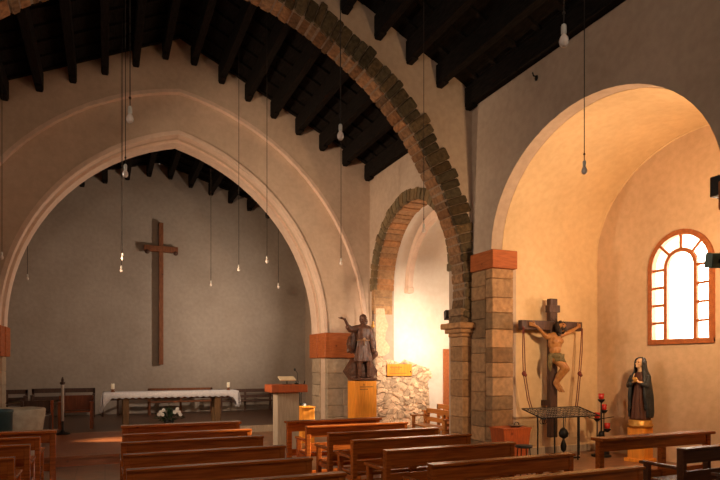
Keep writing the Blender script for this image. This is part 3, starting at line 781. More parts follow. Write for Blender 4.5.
def W2(x, y, z): return (x-CX, y, z)
sL, sR = Vector((-.135,-.13,2.16)), Vector((.165,-.13,2.185))
# torso
ell(fig_bm, (.02,-.16,2.05), (.145,.095,.15), 18); ell(fig_bm, (.015,-.165,1.92), (.115,.085,.13), 16); ell(fig_bm, (.02,-.16,1.80), (.125,.09,.10), 16)
ell(fig_bm, (-.035,-.225,2.08), (.075,.04,.06), 12); ell(fig_bm, (.085,-.225,2.08), (.075,.04,.06), 12)
limb(fig_bm, [sL, (0,-.15,2.18), sR], [.055,.07,.055])
limb(fig_bm, [(.03,-.15,2.16), (.075,-.20,2.27)], [.052,.045])
# arms up along the crossbar
limb(fig_bm, [sL, (-.30,-.14,2.235), (-.48,-.11,2.345)], [.050,.039,.024]); hand(fig_bm, (-.48,-.11,2.345), (-1,.1,.35), (0,-1,0), .85, .5, -1)
limb(fig_bm, [sR, (.32,-.14,2.25), (.47,-.11,2.34)], [.050,.039,.024]); hand(fig_bm, (.47,-.11,2.34), (1,.1,.4), (0,-1,0), .85, .5, 1)
# legs bent to the right, feet crossed
limb(fig_bm, [(-.035,-.16,1.77), (.10,-.30,1.56), (.03,-.17,1.30), (.02,-.15,1.25)], [.085,.058,.036,.032])
limb(fig_bm, [(.07,-.16,1.77), (.165,-.30,1.53), (.045,-.20,1.28), (.04,-.19,1.23)], [.085,.058,.036,.032])
limb(fig_bm, [(.125,-.27,1.47), (.09,-.22,1.38)], [.055,.05]); limb(fig_bm, [(.07,-.26,1.48), (.05,-.20,1.38)], [.052,.048])
for fx, fy in ((.02,-.16), (.05,-.20)):
    limb(fig_bm, [(fx,fy,1.24), (fx+.02,fy-.045,1.17), (fx+.035,fy-.075,1.12)], [.034,.034,.024])
    for k in range(5): limb(fig_bm, [(fx+.015+k*.011,fy-.075,1.125), (fx+.02+k*.012,fy-.09,1.095)], [.010,.008], 6)
hc = Vector((.085,-.235,2.335)); HM = head(fig_bm, hc, .92, .35, (-.45,.25))
figure = fuse('figure', fig_bm, SKN, t, .0065, 2)
def hairpart(name, shapes, m, parent, M, s, voxel=.007):
    bm = bmesh.new()
    for p, r in shapes:
        bmesh.ops.create_uvsphere(bm, u_segments=12, v_segments=8, radius=1, matrix=M @ Matrix.Translation(Vector(p)*s) @ Matrix.Diagonal((r[0]*s, r[1]*s, r[2]*s, 1)))
    for v in bm.verts: v.co += noise.noise_vector(v.co*40)*.004
    return fuse(name, bm, m, parent, voxel, 1)
hairpart('hair', [((0,.03,.05),(.088,.092,.080)), ((-.08,.03,-.03),(.032,.055,.09)), ((.08,.03,-.03),(.032,.055,.09)), ((0,.085,-.05),(.08,.04,.11)), ((-.09,.0,-.11),(.03,.035,.08)), ((-.06,-.055,.07),(.04,.03,.03)), ((.05,-.055,.07),(.04,.03,.03))], HAI, t, HM, .92)
hairpart('beard', [((0,-.078,-.10),(.034,.026,.045)), ((-.045,-.045,-.07),(.022,.03,.045)), ((.045,-.045,-.07),(.022,.03,.045)), ((0,-.09,-.050),(.030,.010,.006))], HAI, t, HM, .92)
bm = bmesh.new()
for q in (-1, 1): bmesh.ops.create_uvsphere(bm, u_segments=8, v_segments=6, radius=.010, matrix=HM @ Matrix.Translation(Vector((q*.030,-.080,.004))*.92))
obj('eyes', bm, HAI, t, True)
bm = bmesh.new()                                             # thorn crown and metal rays
pts = [HM @ (Vector((.090*math.cos(a), .015+.098*math.sin(a), .062+.012*math.sin(a*7)))*.92) for a in [i*2*PI/40 for i in range(41)]]
tube(bm, pts, .010, 6)
for i in range(22):
    a = i*.2856; p = HM @ (Vector((.092*math.cos(a), .015+.10*math.sin(a), .062))*.92); q = HM @ (Vector((.125*math.cos(a), .015+.135*math.sin(a), .062+.03*(-1)**i))*.92); tube(bm, [p, q], [.004,.001], 4)
for a in (-1.0, 0, .85):
    p = HM @ (Vector((.06*math.sin(a), .04, .11))*.92); q = HM @ (Vector((.25*math.sin(a), .05, .12+.15*math.cos(a)))*.92); tube(bm, [p, q], [.010,.004], 5)
obj('thorn_crown', bm, HAI, t)
bm = bmesh.new()
ell(bm, (.02,-.17,1.79), (.148,.115,.085), 20); ell(bm, (.05,-.21,1.71), (.12,.10,.07), 16)
for i in range(5): limb(bm, [(-.12+.02*i,-.20-.012*i,1.84-.03*i), (.02+.03*i,-.275,1.78-.03*i), (.16,-.22,1.82-.02*i)], [.022,.026,.020], 8)
for i in range(4): limb(bm, [(-.10-.012*i,-.19,1.80), (-.13-.014*i+.02*(i%2),-.20,1.64), (-.12-.01*i,-.19,1.50+.02*i)], [.030,.034,.022], 8)
for v in bm.verts: v.co += noise.noise_vector(v.co*18)*.010
fuse('loincloth', bm, CLO, t, .008, 1)

for ch in t.children:                                        # settle the body against the upright
    if ch.name.split('.')[0] in ('figure', 'hair', 'beard', 'eyes', 'thorn_crown', 'loincloth'):
        for v in ch.data.vertices:
            w_ = 1-min(1, max(0, (abs(v.co.x)-.22)/.22)); v.co.x -= .06*w_; v.co.y += .05*w_
            v.co.z += .07*min(1, max(0, (1.95-v.co.z)/.6))
# hanging maroon cords with knots, looped down from the arms of the cross
def cordthing(label, x0, z0, pts, knot, grp):
    q = thing('knotted_cord', label, 'cord', (CX, CY-.09, 0), 0, grp)
    bm = bmesh.new()
    for o in (-.022, .022): tube(bm, [(x+o*(1 if i else .4), 0, z) for i, (x, z) in enumerate(pts)], .009, 6)
    obj('strands', bm, ROS, q, True)
    bm = bmesh.new(); ell(bm, (knot[0], 0, knot[1]), (.045,.035,.05), 10); ell(bm, (knot[0]+.02, -.02, knot[1]-.03), (.03,.02,.03), 8); obj('knot', bm, ROS, q, True)
cordthing('maroon knotted cord hanging from the left arm of the crucifix', 0, 0, [(-.74,2.33),(-.735,1.9),(-.72,1.5),(-.63,1.05),(-.56,.86)], (-.725,1.50), 'cords on the crucifix')
cordthing('maroon knotted cord hanging from the right arm of the crucifix', 0, 0, [(.62,2.33),(.60,1.9),(.56,1.49),(.51,1.05),(.48,.87)], (.56,1.49), 'cords on the crucifix')

# votive rack: sloping wire tray on legs
t = thing('votive_rack', 'black wire votive candle rack with sloping grid below the crucifix', 'candle rack', (7.22, 7.92, 0))
bm = bmesh.new()
def rk(u, v): # u 0..1 across, v 0..1 front to back
    return Vector((-.52+1.30*u, -.24+.50*v, .755+.125*v))
for i in range(1, 14): tube(bm, [rk(i/14, 0), rk(i/14, 1)], .004, 4)
for j in range(7): tube(bm, [rk(0, j/6), rk(1, j/6)], .006 if j not in (0, 6) else .012, 5)
tube(bm, [rk(0,0), rk(0,1)], .012, 5); tube(bm, [rk(1,0), rk(1,1)], .012, 5)
obj('grid', bm, IRN, t)
bm = bmesh.new()                                             # pricket cups in rows along the bars
for j in range(6):
    for i in range(22):
        p = rk((i+.5+.5*(j % 2))/23, (j+.5)/6); lathe(bm, [(.010,-.004),(.019,.010),(.020,.012),(.012,.004)], p, n=8)
obj('pricket_cups', bm, mat('waxy_cups', (.42,.33,.24), .5, None, (.25,.2,.15), 20, 0), t)['kind'] = 'stuff'
R = random.Random(5)
for u, v in ((.0,-.06),(.04,-.05),(.56,.5)):
    bm = bmesh.new(); p = rk(u, max(v,0)); 
    tube(bm, [p+Vector((.05*math.cos(a*.63), v*.3, -.05+.045*math.sin(a*.63))) for a in range(11)], .006, 5); obj('scroll', bm, IRN, t, True)
for x, y in ((-.20,-.2), (.32,-.2), (.74,.2), (-.2,.22)):
    bm = bmesh.new(); z = .76 if y < 0 else .86; tube(bm, [(x, y, 0), (x, y, z)], .013, 6); obj('leg', bm, IRN, t)
obj('foot_bar', bx(-.24, .36, -.212, -.188, .03, .055), IRN, t)
t = thing('hanging_lamp', 'dark hanging lantern and chains below the votive rack grid', 'lantern', (7.46, 7.98, 0))
bm = bmesh.new(); tube(bm, [(0,0,.80),(0,0,.52)], .008, 5); tube(bm, [(.05,0,.80),(.03,0,.52)], .006, 5); obj('chain', bm, IRN, t)
bm = bmesh.new(); lathe(bm, [(.02,.34),(.075,.38),(.085,.44),(.06,.50),(.02,.54)], n=14); obj('body', bm, IRN, t, True)
bm = bmesh.new(); lathe(bm, [(.01,.10),(.045,.14),(.055,.22),(.03,.30),(.012,.36)], n=12); obj('tassel', bm, IRN, t, True)

# stepped votive stand with red glasses
VX, VY = 8.22, 7.85
t = thing('votive_stand', 'black iron stand with stepped arms for red votive glasses', 'candle stand', (VX, VY, 0))
bm = bmesh.new(); lathe(bm, [(.17,0),(.17,.025),(.03,.04)], n=18); obj('base', bm, IRN, t, True)
bm = bmesh.new(); tube(bm, [(0,0,.03),(0,0,1.02)], .014, 8); tube(bm, [(.085,.02,.03),(.085,.02,.80)], .010, 8); tube(bm, [(0,0,.44),(.065,-.075,.46)], .010, 8); tube(bm, [(-.10,0,.03),(-.10,0,.68)], .012, 8); obj('pole', bm, IRN, t, True)
bm = bmesh.new(); tube(bm, [(-.12,0,.67),(.30,-.0,.70)], .008, 6); tube(bm, [(-.3,0,.71),(-.10,0,.68)], .008, 6); obj('arm', bm, IRN, t, True)
cups = [(0,0,1.03),(.085,.02,.83),(-.10,0,.69),(.065,-.075,.50)]
for x, y, z in cups:
    bm = bmesh.new(); lathe(bm, [(.02,z-.06),(.05,z-.03),(.062,z-.01),(.062,z)], (x, y, 0), n=14); obj('cup', bm, IRN, t, True)
bm = bmesh.new(); lathe(bm, [(.04,.33),(.06,.36),(.05,.42),(.02,.46)], n=12); lathe(bm, [(.03,.12),(.06,.16),(.055,.24),(.02,.28)], (.02,0,0), n=12); obj('boss', bm, IRN, t, True)
vlab = ['red votive glass topmost on the stepped black stand', 'red votive glass second from the top of the stepped black stand', 'red votive glass on the left arm of the stepped black stand', 'lowest red votive glass on the stepped black stand']
v0 = None
for (x, y, z), lb in zip(cups, vlab):
    if v0 is None:
        v0 = thing('votive_glass', lb, 'votive candle', (VX+x, VY+y, z+.003), 0, 'red votive glasses')
        bm = bmesh.new(); lathe(bm, [(.040,.002),(.048,.03),(.050,.10),(.043,.101),(.040,.06),(.01,.055)], n=16); obj('glass', bm, RED, v0, True)
        bm = bmesh.new(); lathe(bm, [(.037,.056),(.037,.075),(.005,.078)], n=12); obj('wax', bm, WAX, v0, True)
    else: dup(v0, (VX+x, VY+y, z+.003), 0, lb)
t = thing('floor_lantern', 'small dark lantern on the chapel floor beside the votive stand', 'lantern', (8.42, 7.95, 0))
bm = bmesh.new(); lathe(bm, [(.07,0),(.08,.02),(.07,.10),(.05,.12)], n=12); obj('body', bm, IRN, t, True)
bm = bmesh.new(); tube(bm, [(.05*math.cos(a*.35), 0, .12+.06*math.sin(a*.35)) for a in range(10)], .005, 5); obj('handle', bm, IRN, t, True)

# red-orange bin and stool
t = thing('offering_box', 'red-orange tapered wooden box by the foot of the stone pier', 'box', (6.35, 8.05, 0))
bm = bmesh.new()
vs = []
for z, w, d in ((.0,.22,.16), (.57,.29,.19)): vs.append([bm.verts.new((sx*w, sy*d, z)) for sx, sy in ((-1,-1),(1,-1),(1,1),(-1,1))])
for k in range(4): bm.faces.new((vs[0][k], vs[0][(k+1)%4], vs[1][(k+1)%4], vs[1][k]))
bm.faces.new(vs[0][::-1]); bm.faces.new(vs[1]); bmesh.ops.bevel(bm, geom=bm.edges[:], offset=.008, segments=1, affect='EDGES')
obj('body', bm, REB, t)
bm = bmesh.new(); box(bm, -.30, .30, -.20, .20, .565, .59, .004); obj('lid', bm, REB, t)
t = thing('metal_dish', 'small grey dish of odds and ends on the red-orange box', 'dish', (6.42, 8.0, .59))
bm = bmesh.new(); lathe(bm, [(.06,0),(.13,.03),(.135,.035),(.11,.03),(.02,.012)], n=20); obj('dish', bm, mat('dull_metal', (.30,.25,.2), .4, None, None, 10, 0, metal=.8), t, True)
bm = bmesh.new(); tube(bm, [(.02+.05*math.cos(a*.35), 0, .035+.05*math.sin(a*.35)) for a in range(10)], .007, 5); obj('handle', bm, IRN, t, True)
t = thing('stool', 'round black stool with thin metal legs below the votive rack', 'stool', (5.68, 6.89, 0))
bm = bmesh.new(); lathe(bm, [(.11,.425),(.125,.43),(.13,.45),(.12,.462),(.02,.463)], n=24); obj('seat', bm, BLK, t, True)
for a in (0.5, 2.07, 3.64, 5.21):
    bm = bmesh.new(); tube(bm, [(.09*math.cos(a), .09*math.sin(a), .43), (.13*math.cos(a), .13*math.sin(a), 0)], .008, 6); obj('leg', bm, IRN, t)
bm = bmesh.new(); tube(bm, [(.115*math.cos(a), .115*math.sin(a), .16) for a in [i*2*PI/24 for i in range(25)]], .005, 5); obj('foot_ring', bm, IRN, t, True)

# ------------------------------------------------------------------ robed statue
def robe(name, rings, folds, m, parent, n=64, amp=.012, seed=0, voxel=None, cap=True):
    """lofted drapery; rings = (z, cx, cy, rx, ry, fold amplitude)"""
    bm = bmesh.new(); R = []; 
    for z, cx, cy, rx, ry, fa in rings:
        rg = []
        for i in range(n):
            a = 2*PI*i/n
            w = 1+fa*(math.sin(folds*a+seed+z*2)+.6*math.sin((folds*1.7)*a+seed*2-z*3)*.7)*.5
            w += fa*.8*noise.noise(Vector((math.cos(a)*2, math.sin(a)*2, z*2.0+seed)))
            rg.append(bm.verts.new((cx+rx*w*math.cos(a), cy+ry*w*math.sin(a), z)))
        R.append(rg)
    for a, b in zip(R, R[1:]):
        for i in range(n): bm.faces.new((a[i], a[(i+1)%n], b[(i+1)%n], b[i]))
    bm.faces.new(R[0][::-1]); bm.faces.new(R[-1])
    return obj(name, bm, m, parent, True)
def interp(rows, k=5):
    out = []
    for a, b in zip(rows, rows[1:]):
        for i in range(k): f = i/k; f = f*f*(3-2*f) if False else f; out.append(tuple(x+(y-x)*f for x, y in zip(a, b)))
    out.append(rows[-1]); return out
MRZ = -PI/2+.25          # local -Y turned towards the nave
t = thing('pedestal', 'short wooden pedestal under the blue-robed statue', 'pedestal', (8.40, 7.17, 0), MRZ)
bm = bmesh.new(); box(bm, -.15, .15, -.15, .15, 0.0, .58, .008); obj('shaft', bm, ORW, t)
bm = bmesh.new(); lathe(bm, [(.15,.58),(.20,.60),(.21,.63),(.18,.66),(.19,.70),(.17,.715)], n=28); obj('capital', bm, GLD, t, True)
obj('plinth', bx(-.19, .19, -.19, .19, 0, .06, .006), ORW, t)
t = thing('statue', 'statue of a veiled woman in a slate-blue mantle holding a gilded heart', 'statue', (8.40, 7.17, .722), MRZ)
bm = bmesh.new()
limb(bm, [(0,.01,.78), (0,-.005,.90)], [.05,.040]); ell(bm, (0,.01,.70), (.10,.07,.12), 14); ell(bm, (0,0,.45), (.08,.07,.25), 12)
HM = head(bm, Vector((.0,-.02,.955)), .80, -.15, (-.25,.08))
for s in (-1, 1):
    limb(bm, [(s*.11,.0,.76), (s*.13,-.04,.60), (s*.05,-.13,.64)], [.035,.03,.020]); hand(bm, (s*.05,-.13,.64), (-s*.7,-.3,.35), (0,.6,-1), .62, .5, s)
fuse('figure', bm, mat('painted_face', (.66,.42,.24), .5, None, (.58,.34,.18), 14, .1), t, .006, 2)
robe('gown', interp([(0,0,0,.165,.14,.10),(.10,0,0,.150,.13,.12),(.35,0,-.01,.12,.11,.14),(.55,0,0,.10,.085,.10),(.68,0,0,.12,.085,.06),(.78,0,.01,.09,.06,.02),(.82,0,.005,.045,.04,0)]), 11, DRS, t)
# mantle: open-fronted shell over head and shoulders
bm = bmesh.new(); n = 44
rows = interp([(.02,0,.02,.185,.16,.9),(.15,.0,.02,.20,.17,.85),(.40,.01,.02,.185,.165,.75),(.58,0,.01,.175,.155,.65),(.74,0,.015,.150,.115,.62),(.82,0,.02,.105,.10,.70),(.90,0,.015,.090,.10,.80),(.98,0,.012,.088,.100,.78),(1.03,0,.015,.070,.085,.9),(1.055,0,.02,.035,.045,1.2)], 6)
R = []
for z, cx, cy, rx, ry, gap in rows:
    rg = []
    for i in range(n+1):
        a = -PI/2+gap+(2*PI-2*gap)*i/n
        w = 1+.05*math.sin(a*9+z*4)*min(1, max(0, (.85-z)*3))+.05*noise.noise(Vector((math.cos(a)*2.5, math.sin(a)*2.5, z*3)))
        hem = .10*math.sin(a*1.0)*(z < .03)
        rg.append(bm.verts.new((cx+rx*w*math.cos(a), cy+ry*w*math.sin(a), z+(.06+.05*math.cos(a))*(z < .03))))
    R.append(rg)
for a, b in zip(R, R[1:]):
    for i in range(n): bm.faces.new((a[i], a[i+1], b[i+1], b[i]))
bm.faces.new(R[-1])
o = obj('mantle', bm, VEI, t, True); md = o.modifiers.new('s', 'SOLIDIFY'); md.thickness = .018; md.offset = 0
bm = bmesh.new()                                              # swags of the mantle over the forearms
for s in (-1, 1):
    limb(bm, [(s*.14,.0,.72), (s*.155,-.07,.58), (s*.10,-.135,.60)], [.045,.05,.036])
    for k in range(4): limb(bm, [(s*(.12+.012*k),-.10+.02*k,.58), (s*(.135+.012*k),-.10+.025*k,.38), (s*(.13+.01*k),-.09+.03*k,.18+.03*k)], [.026,.03,.015])
for v in bm.verts: v.co += noise.noise_vector(v.co*14)*.008
fuse('sleeves', bm, VEI, t, .008, 1)
bm = bmesh.new(); ell(bm, (-.016,-.185,.69), (.030,.022,.034), 12); ell(bm, (.016,-.185,.69), (.030,.022,.034), 12); ell(bm, (0,-.185,.665), (.026,.020,.034), 12); fuse('gilded_heart', bm, GLD, t, .005, 1)
bm = bmesh.new()
for q in (-1, 1): bmesh.ops.create_uvsphere(bm, u_segments=8, v_segments=6, radius=.008, matrix=HM @ Matrix.Translation(Vector((q*.030,-.080,.004))*.80))
obj('eyes', bm, HAI, t, True)

# ------------------------------------------------------------------ carved saint
SX, SY = 5.78, 13.02
t = thing('pedestal', 'tall orange pine pedestal under the carved brown statue', 'pedestal', (SX, SY, 0))
bm = bmesh.new(); box(bm, -.29, .29, -.22, .22, 0, 1.26, .006); obj('body', bm, ORW, t)
bm = bmesh.new()
for z, a in ((1.11, .30), (1.05, .18)):
    for i in range(int(a*40)): box(bm, -.15+i*.03, -.15+i*.03+.016, -.224, -.219, z, z+.022)
obj('lettering', bm, CRS, t)
t = thing('statue', 'dark carved wooden statue of a bearded man raising one arm, in short tunic', 'statue', (SX, SY, 1.275))
bm = bmesh.new()                                             # faceted rocky base
def prism(bm, poly, y0, y1): slab(bm, poly, [], xz(y0), xz(y1))
prism(bm, [(-.24,.0),(.28,.0),(.42,.22),(.26,.50),(-.20,.52),(-.40,.22)], .02, .26)
box(bm, -.26, .30, -.24, .10, 0, .06, .02)
bmesh.ops.bevel(bm, geom=bm.edges[:], offset=.006, segments=1, affect='EDGES')
obj('base', bm, CAR, t)
bm = bmesh.new()
for s, fx in ((-1,-.10), (1,.15)):
    limb(bm, [(.02+s*.08,-.02,.80), (fx*.9+.01,-.08,.50), (fx,-.06,.14), (fx,-.06,.10)], [.085,.062,.040,.038])
    limb(bm, [(fx*.95,-.045,.42), (fx,-.05,.30)], [.058,.05])
    limb(bm, [(fx,-.05,.10), (fx+s*.015,-.12,.085), (fx+s*.03,-.19,.07)], [.042,.040,.026])
    for k in range(5): limb(bm, [(fx+s*.03+(k-2)*.014,-.19,.075), (fx+s*.035+(k-2)*.016,-.215,.068)], [.012,.009], 6)
ell(bm, (.03,0,1.18), (.165,.11,.17), 16); ell(bm, (.03,0,1.0), (.13,.10,.16), 14); ell(bm, (.03,0,.85), (.15,.11,.12), 14)
limb(bm, [(-.14,0,1.28), (.03,0,1.32), (.19,0,1.27)], [.07,.08,.07]); limb(bm, [(.03,0,1.32), (.035,-.015,1.43)], [.062,.055])
HM = head(bm, Vector((.035,-.03,1.50)), 1.0, .25, (-.1,0))
limb(bm, [(-.14,0,1.28), (-.36,-.06,1.25), (-.52,-.14,1.48)], [.062,.048,.030]); hand(bm, (-.52,-.14,1.48), (-1,-.1,.25), (.2,0,1), 1.0, .35, -1)
limb(bm, [(.19,0,1.27), (.235,-.02,1.02), (.24,-.10,.82)], [.062,.048,.032]); hand(bm, (.24,-.10,.82), (.05,-.3,-1), (-1,0,0), 1.0, .9, 1)
fuse('figure', bm, CAR, t, .009, 2)
robe('tunic', interp([(.46,.03,-.01,.24,.17,.16),(.60,.03,-.01,.215,.155,.16),(.80,.03,0,.175,.135,.12),(.96,.03,0,.145,.115,.06),(1.00,.03,0,.150,.118,.04),(1.15,.03,0,.185,.130,.05),(1.27,.03,0,.19,.115,.03),(1.34,.03,0,.10,.085,0),(1.36,.03,0,.07,.07,0)]), 10, CAR, t)
bm = bmesh.new(); limb(bm, [(-.13,0,1.27), (-.33,-.05,1.235), (-.40,-.08,1.29)], [.085,.080,.070]); limb(bm, [(.18,0,1.25), (.235,-.02,1.03), (.24,-.06,.93)], [.085,.072,.065])
for v in bm.verts: v.co += noise.noise_vector(v.co*12)*.010
fuse('sleeves', bm, CAR, t, .012, 1)
bm = bmesh.new(); tube(bm, [(.03+.158*math.cos(a), .125*math.sin(a), .98) for a in [i*2*PI/32 for i in range(33)]], .016, 6); ell(bm, (.0,-.135,1.0), (.045,.03,.04), 10); limb(bm, [(0,-.14,.98), (-.01,-.15,.85)], [.014,.010], 6)
obj('belt', bm, mat('worn_gilt_wood', (.32,.17,.08), .45, None, (.2,.1,.05), 15, .4), t, True)
hairpart('hair', [((0,.03,.05),(.090,.095,.082)), ((-.075,.03,-.02),(.028,.055,.07)), ((.075,.03,-.02),(.028,.055,.07)), ((0,.08,-.04),(.075,.035,.08))], CAR, t, HM, 1.0, .009)
hairpart('beard', [((0,-.075,-.10),(.045,.035,.05)), ((-.05,-.04,-.07),(.024,.035,.05)), ((.05,-.04,-.07),(.024,.035,.05))], CAR, t, HM, 1.0, .009)
bm = bmesh.new()                                             # cloak hanging behind
for i in range(9):
    x = -.30+.085*i; limb(bm, [(x*.45+.02,.11,1.26), (x,.13,.95), (x*1.05,.12,.62+.10*abs(i-4)/4)], [.05,.06,.045], 8)
limb(bm, [(-.30,.05,1.05), (-.34,.02,.88), (-.28,.04,.74)], [.045,.07,.045]); limb(bm, [(.26,.02,.80), (.36,.02,.66), (.30,.02,.54)], [.05,.085,.05])
for v in bm.verts: v.co += noise.noise_vector(v.co*9)*.015
fuse('cloak', bm, CAR, t, .013, 1)
bm = bmesh.new(); tube(bm, [(.29,-.02,.62), (.285,-.02,1.72)], .014, 8); obj('staff', bm, CAR, t, True)
bm = bmesh.new(); lathe(bm, [(.01,1.28),(.04,1.31),(.045,1.36),(.02,1.40),(.035,1.43),(.01,1.47)], (.287,-.02,0), n=12); obj('gourd', bm, GLD, t, True)

# orange sign
t = thing('wooden_sign', 'small orange wooden sign with burnt lettering on the rubble patch', 'sign', (6.96, C2Y1-.1, 1.52))
obj('board', bx(-.36, .36, -.015, .015, -.155, .155, .006), ORW, t)
bm = bmesh.new(); R = random.Random(11)
for z, h, a, b in ((.075,.035,-.27,.05), (.03,.02,-.24,.0), (-.02,.012,-.27,-.08), (-.085,.022,-.27,.20)):
    x = a
    while x < b:
        w = R.uniform(.012, .03); box(bm, x, x+w*.5, -.019, -.014, z-h/2, z+h/2); box(bm, x+w*.5, x+w, -.019, -.014, z-h/2, z-h/2+h*.3); x += w+.012
obj('lettering', bm, CRB, t)
bm = bmesh.new(); box(bm, .305, .335, -.02, -.01, -.07, -.02, .004); obj('padlock', bm, IRN, t)

# ------------------------------------------------------------------ bare bulbs on cords
bulb0 = None
BL = [((2.62,2.80,3.68), 'nearest large bulb, high before the dark roof at upper right', 'a'),
      ((4.61,4.63,3.70), 'bare bulb hanging in front of the orange side chapel vault', 'a'),
      ((.19,5.17,3.70), 'large bare bulb hanging before the top of the chancel arch', 'a'),
      ((.20,6.68,3.70), 'bare bulb hanging just below the chancel arch, second in the left row', 'a'),
      ((.31,12.1,3.72), 'upper of two small bulbs hanging left of the tall wall cross', 'a'),
      ((.32,13.4,3.68), 'lower of two small bulbs hanging left of the tall wall cross', 'a'),
      ((2.62,12.4,3.70), 'bare bulb hanging right of the cross, before the dark chancel', 'a'),
      ((2.95,11.31,3.72), 'bare bulb hanging lower right of the chancel arch opening', 'a'),
      ((1.92,4.80,3.70), 'bare bulb hanging before the dark roof beside the stone arch', 'a'),
      ((4.34,10.82,3.70), 'small bulb hanging before the plaster above the carved statue', 'a'),
      ((4.43,7.67,3.70), 'bare bulb hanging before the bright second chapel arch', 'a'),
      ((-1.79,12.81,3.70), 'bulb at the far left edge beside the chancel arch foot', 'a'),
      ((-1.66,15.55,3.68), 'tiny bulb inside the chancel at far left', 'a'),
      ((2.42,14.75,3.66), 'tiny bulb inside the chancel just right of the cross', 'a'),
      ((4.15,14.75,3.70), 'tiny bulb inside the chancel near its right arch foot', 'a')]
for (x, y, z), lb, g in BL:
    zt = (7.92-.29*abs(x-XC) if y > YA+.98 else deckz(x))-z-.02
    r = thing('hanging_bulb', lb, 'light bulb', (x, y, z), 0, 'bare bulbs on cords')
    if bulb0 is None:
        bulb0 = r
        bm = bmesh.new(); lathe(bm, [(.004,-.048),(.016,-.044),(.026,-.030),(.030,-.012),(.026,.008),(.014,.030),(.012,.038)], n=20)
        gm = obj('glass', bm, BUL, r, True)
        bm = bmesh.new(); lathe(bm, [(.014,.034),(.017,.038),(.017,.080),(.014,.092),(.005,.098)], n=16); sc = obj('socket', bm, SOC, r, True)
    else:
        for q in (gm, sc): c = q.copy(); C.objects.link(c); c.parent = r
    bm = bmesh.new(); tube(bm, [(0,0,.095), (.0,0,.20), (0,0,zt)], .0045 if y < 9 else .006, 6)
    if y < 8: ell(bm, (0,0,.165), (.011,.011,.013), 8)
    obj('cord', bm, CRD, r)

# ------------------------------------------------------------------ fittings that give light
def flood(label, loc, target, w, h, d, m, col, power, size, glow, grp=None, on=True, spot=None):
    t = thing('floodlight', label, 'floodlight', loc, 0, grp)
    dv = (Vector(target)-Vector(loc)).normalized(); q = dv.to_track_quat('-Y', 'Z'); t.rotation_mode = 'QUATERNION'; t.rotation_quaternion = q
    bm = bmesh.new()
    o_ = [(-w/2,-h/2),(w/2,-h/2),(w/2,h/2),(-w/2,h/2)]; i_ = [(u*.86, v*.82) for u, v in o_]
    slab(bm, o_, [i_], xz(-d), xz(-.0)); box(bm, -w/2, w/2, 0, .03, -h/2, h/2, .004)
    obj('housing', bm, m, t)
    obj('lamp_glass', bx(-w*.42, w*.42, -d+.035, -d+.04, -h*.40, h*.40), lampmat('lamp_glow_%s' % ('a' if glow > 5 else 'b'), col, glow), t)
    bm = bmesh.new(); box(bm, -.02, .02, .03, .10, -.02, .02); obj('bracket', bm, IRN, t)
    if on:
        ld = bpy.data.lights.new('flood', 'AREA'); ld.shape = 'RECTANGLE'; ld.size = w*.8; ld.size_y = h*.76; ld.energy = power; ld.color = col
        if spot: ld.spread = spot
        lo = bpy.data.objects.new('lamp', ld); C.objects.link(lo); lo.parent = t; lo.location = (0, -d-.005, 0); lo.rotation_euler = (PI/2, 0, PI)
        lo.rotation_euler = (-PI/2, 0, 0)
    return t
t = thing('loudspeaker', 'small dark box loudspeaker on the near jamb of the side chapel, upper right edge', 'loudspeaker', (6.66, 4.55, 3.76), .0)
bm = bmesh.new(); box(bm, -.08, .08, -.09, .09, -.12, .12, .008); obj('cabinet', bm, BLK, t)
obj('grille', bx(-.065, .065, .088, .094, -.10, .10), IRN, t); bm = bmesh.new(); box(bm, -.02, .02, -.20, -.09, -.02, .02); obj('bracket', bm, IRN, t)
flood('teal housed floodlight on the near jamb of the side chapel, before the window', (6.57, 4.52, 2.87), (8.0, 7.6, 3.7), .19, .17, .12, TEA, (1.0, .64, .34), 100, .2, 3)
flood('small black floodlight behind the stone pier, lighting the white second chapel', (6.42, 10.05, 2.68), (7.6, 13.4, 2.0), .20, .17, .14, BLK, (1.0, .78, .58), 39, .2, 3, spot=1.4)
flood('small black floodlight added unseen behind the right chancel pier', (6.20, 15.0, 3.0), (-1.2, 19, 3.2), .22, .18, .14, BLK, (1.0, .80, .62), 62, .2, 3, spot=1.9)  # unseen lamp added to light the chancel wall
flood('small black floodlight added out of view on the left nave wall beyond the stone arch', (XL+.085, 10.0, 3.4), (5.6, 13.7, 3.2), .22, .18, .14, BLK, (1.0, .72, .48), 120, .2, 3, spot=1.5)  # unseen lamp added to brighten the front wall and saint
t = thing('wall_hook', 'tiny dark iron hook stuck in the plaster above the side chapel arch', 'hook', (XR-.004, 7.32, 6.24))
bm = bmesh.new(); tube(bm, [(0,0,0),(-.07,0,.0),(-.09,0,.05)], .012, 6); ell(bm, (-.01,0,-.02), (.015,.035,.045), 8); obj('hook', bm, IRN, t)

def area(name, loc, target, sx, sy, energy, col):
    ld = bpy.data.lights.new(name, 'AREA'); ld.shape = 'RECTANGLE'; ld.size = sx; ld.size_y = sy; ld.energy = energy; ld.color = col
    o = bpy.data.objects.new(name, ld); C.objects.link(o); o.location = loc
    o.rotation_euler = (Vector(target)-Vector(loc)).to_track_quat('-Z', 'Y').to_euler(); return o
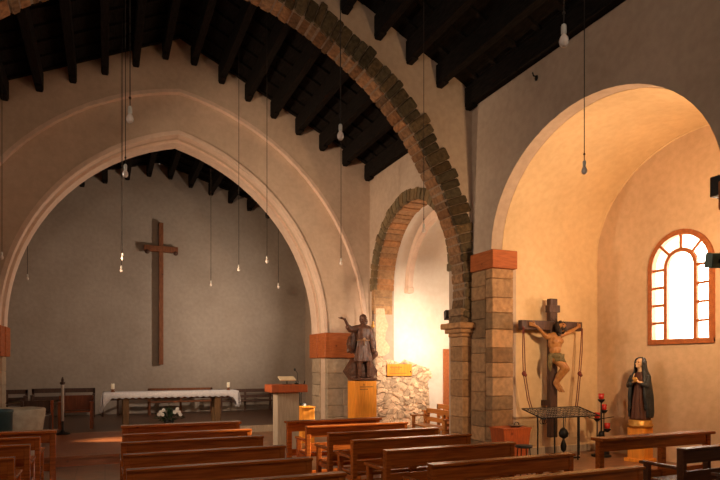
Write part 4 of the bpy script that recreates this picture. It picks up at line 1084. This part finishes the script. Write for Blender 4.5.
# portals that guide the sky's light through the openings, seen and added (they give off none themselves)
for nm, lc, tg_, sx, sy in (('west_portal', (XC-.8, -4.55, 5.2), (XC-.8, 0, 5.2), 1.8, 1.8), ('chapel_portal', (XB+.75, 6.715, 2.95), (0, 6.715, 2.95), 1.2, 1.9),
                            ('second_chapel_portal', (XB+.75, 11.5, 2.95), (0, 11.5, 2.95), 1.2, 1.9), ('north_portal', (XL-.52, ADDED_WIN_Y[0], 4.2), (0, ADDED_WIN_Y[0], 4.2), 1.2, 2.1)):
    po_ = area(nm, lc, tg_, sx, sy, 1, (1,1,1)); po_.data.cycles.is_portal = True
sd = bpy.data.lights.new('sun', 'SUN'); sd.energy = 26; sd.angle = math.radians(1.2); sd.color = (1.0, .74, .48)
so = bpy.data.objects.new('sun', sd); C.objects.link(so)
so.location = (14, 4, 8); so.rotation_euler = Vector((-5.6, .6, -2.05)).to_track_quat('-Z', 'Y').to_euler()

w = bpy.data.worlds.new('World'); bpy.context.scene.world = w; w.use_nodes = True
N = w.node_tree.nodes; L = w.node_tree.links
bg = N['Background']; bg.inputs['Strength'].default_value = 21
tc = N.new('ShaderNodeTexCoord'); sp = N.new('ShaderNodeSeparateXYZ'); cr = N.new('ShaderNodeValToRGB')
cr.color_ramp.elements[0].position = 0; cr.color_ramp.elements[0].color = (1,.80,.60,1)
cr.color_ramp.elements[1].position = .7; cr.color_ramp.elements[1].color = (.95,.83,.70,1)
L.new(tc.outputs['Generated'], sp.inputs[0]); L.new(sp.outputs['Z'], cr.inputs['Fac']); L.new(cr.outputs['Color'], bg.inputs['Color'])

# ------------------------------------------------------------------ camera
cd_ = bpy.data.cameras.new('camera'); cam = bpy.data.objects.new('camera', cd_); C.objects.link(cam)
cam.location = (0, 0, 1.65); cam.rotation_euler = (PI/2, 0, -PSI)
cd_.sensor_width = 36; cd_.lens = 580/720*36; cd_.shift_y = (365-240)/720
cd_.clip_start = .05; cd_.clip_end = 200
bpy.context.scene.camera = cam
vs_ = bpy.context.scene.view_settings
vs_.view_transform = 'Standard'; vs_.look = 'None'; vs_.exposure = .4; vs_.gamma = 1; vs_.use_curve_mapping = False
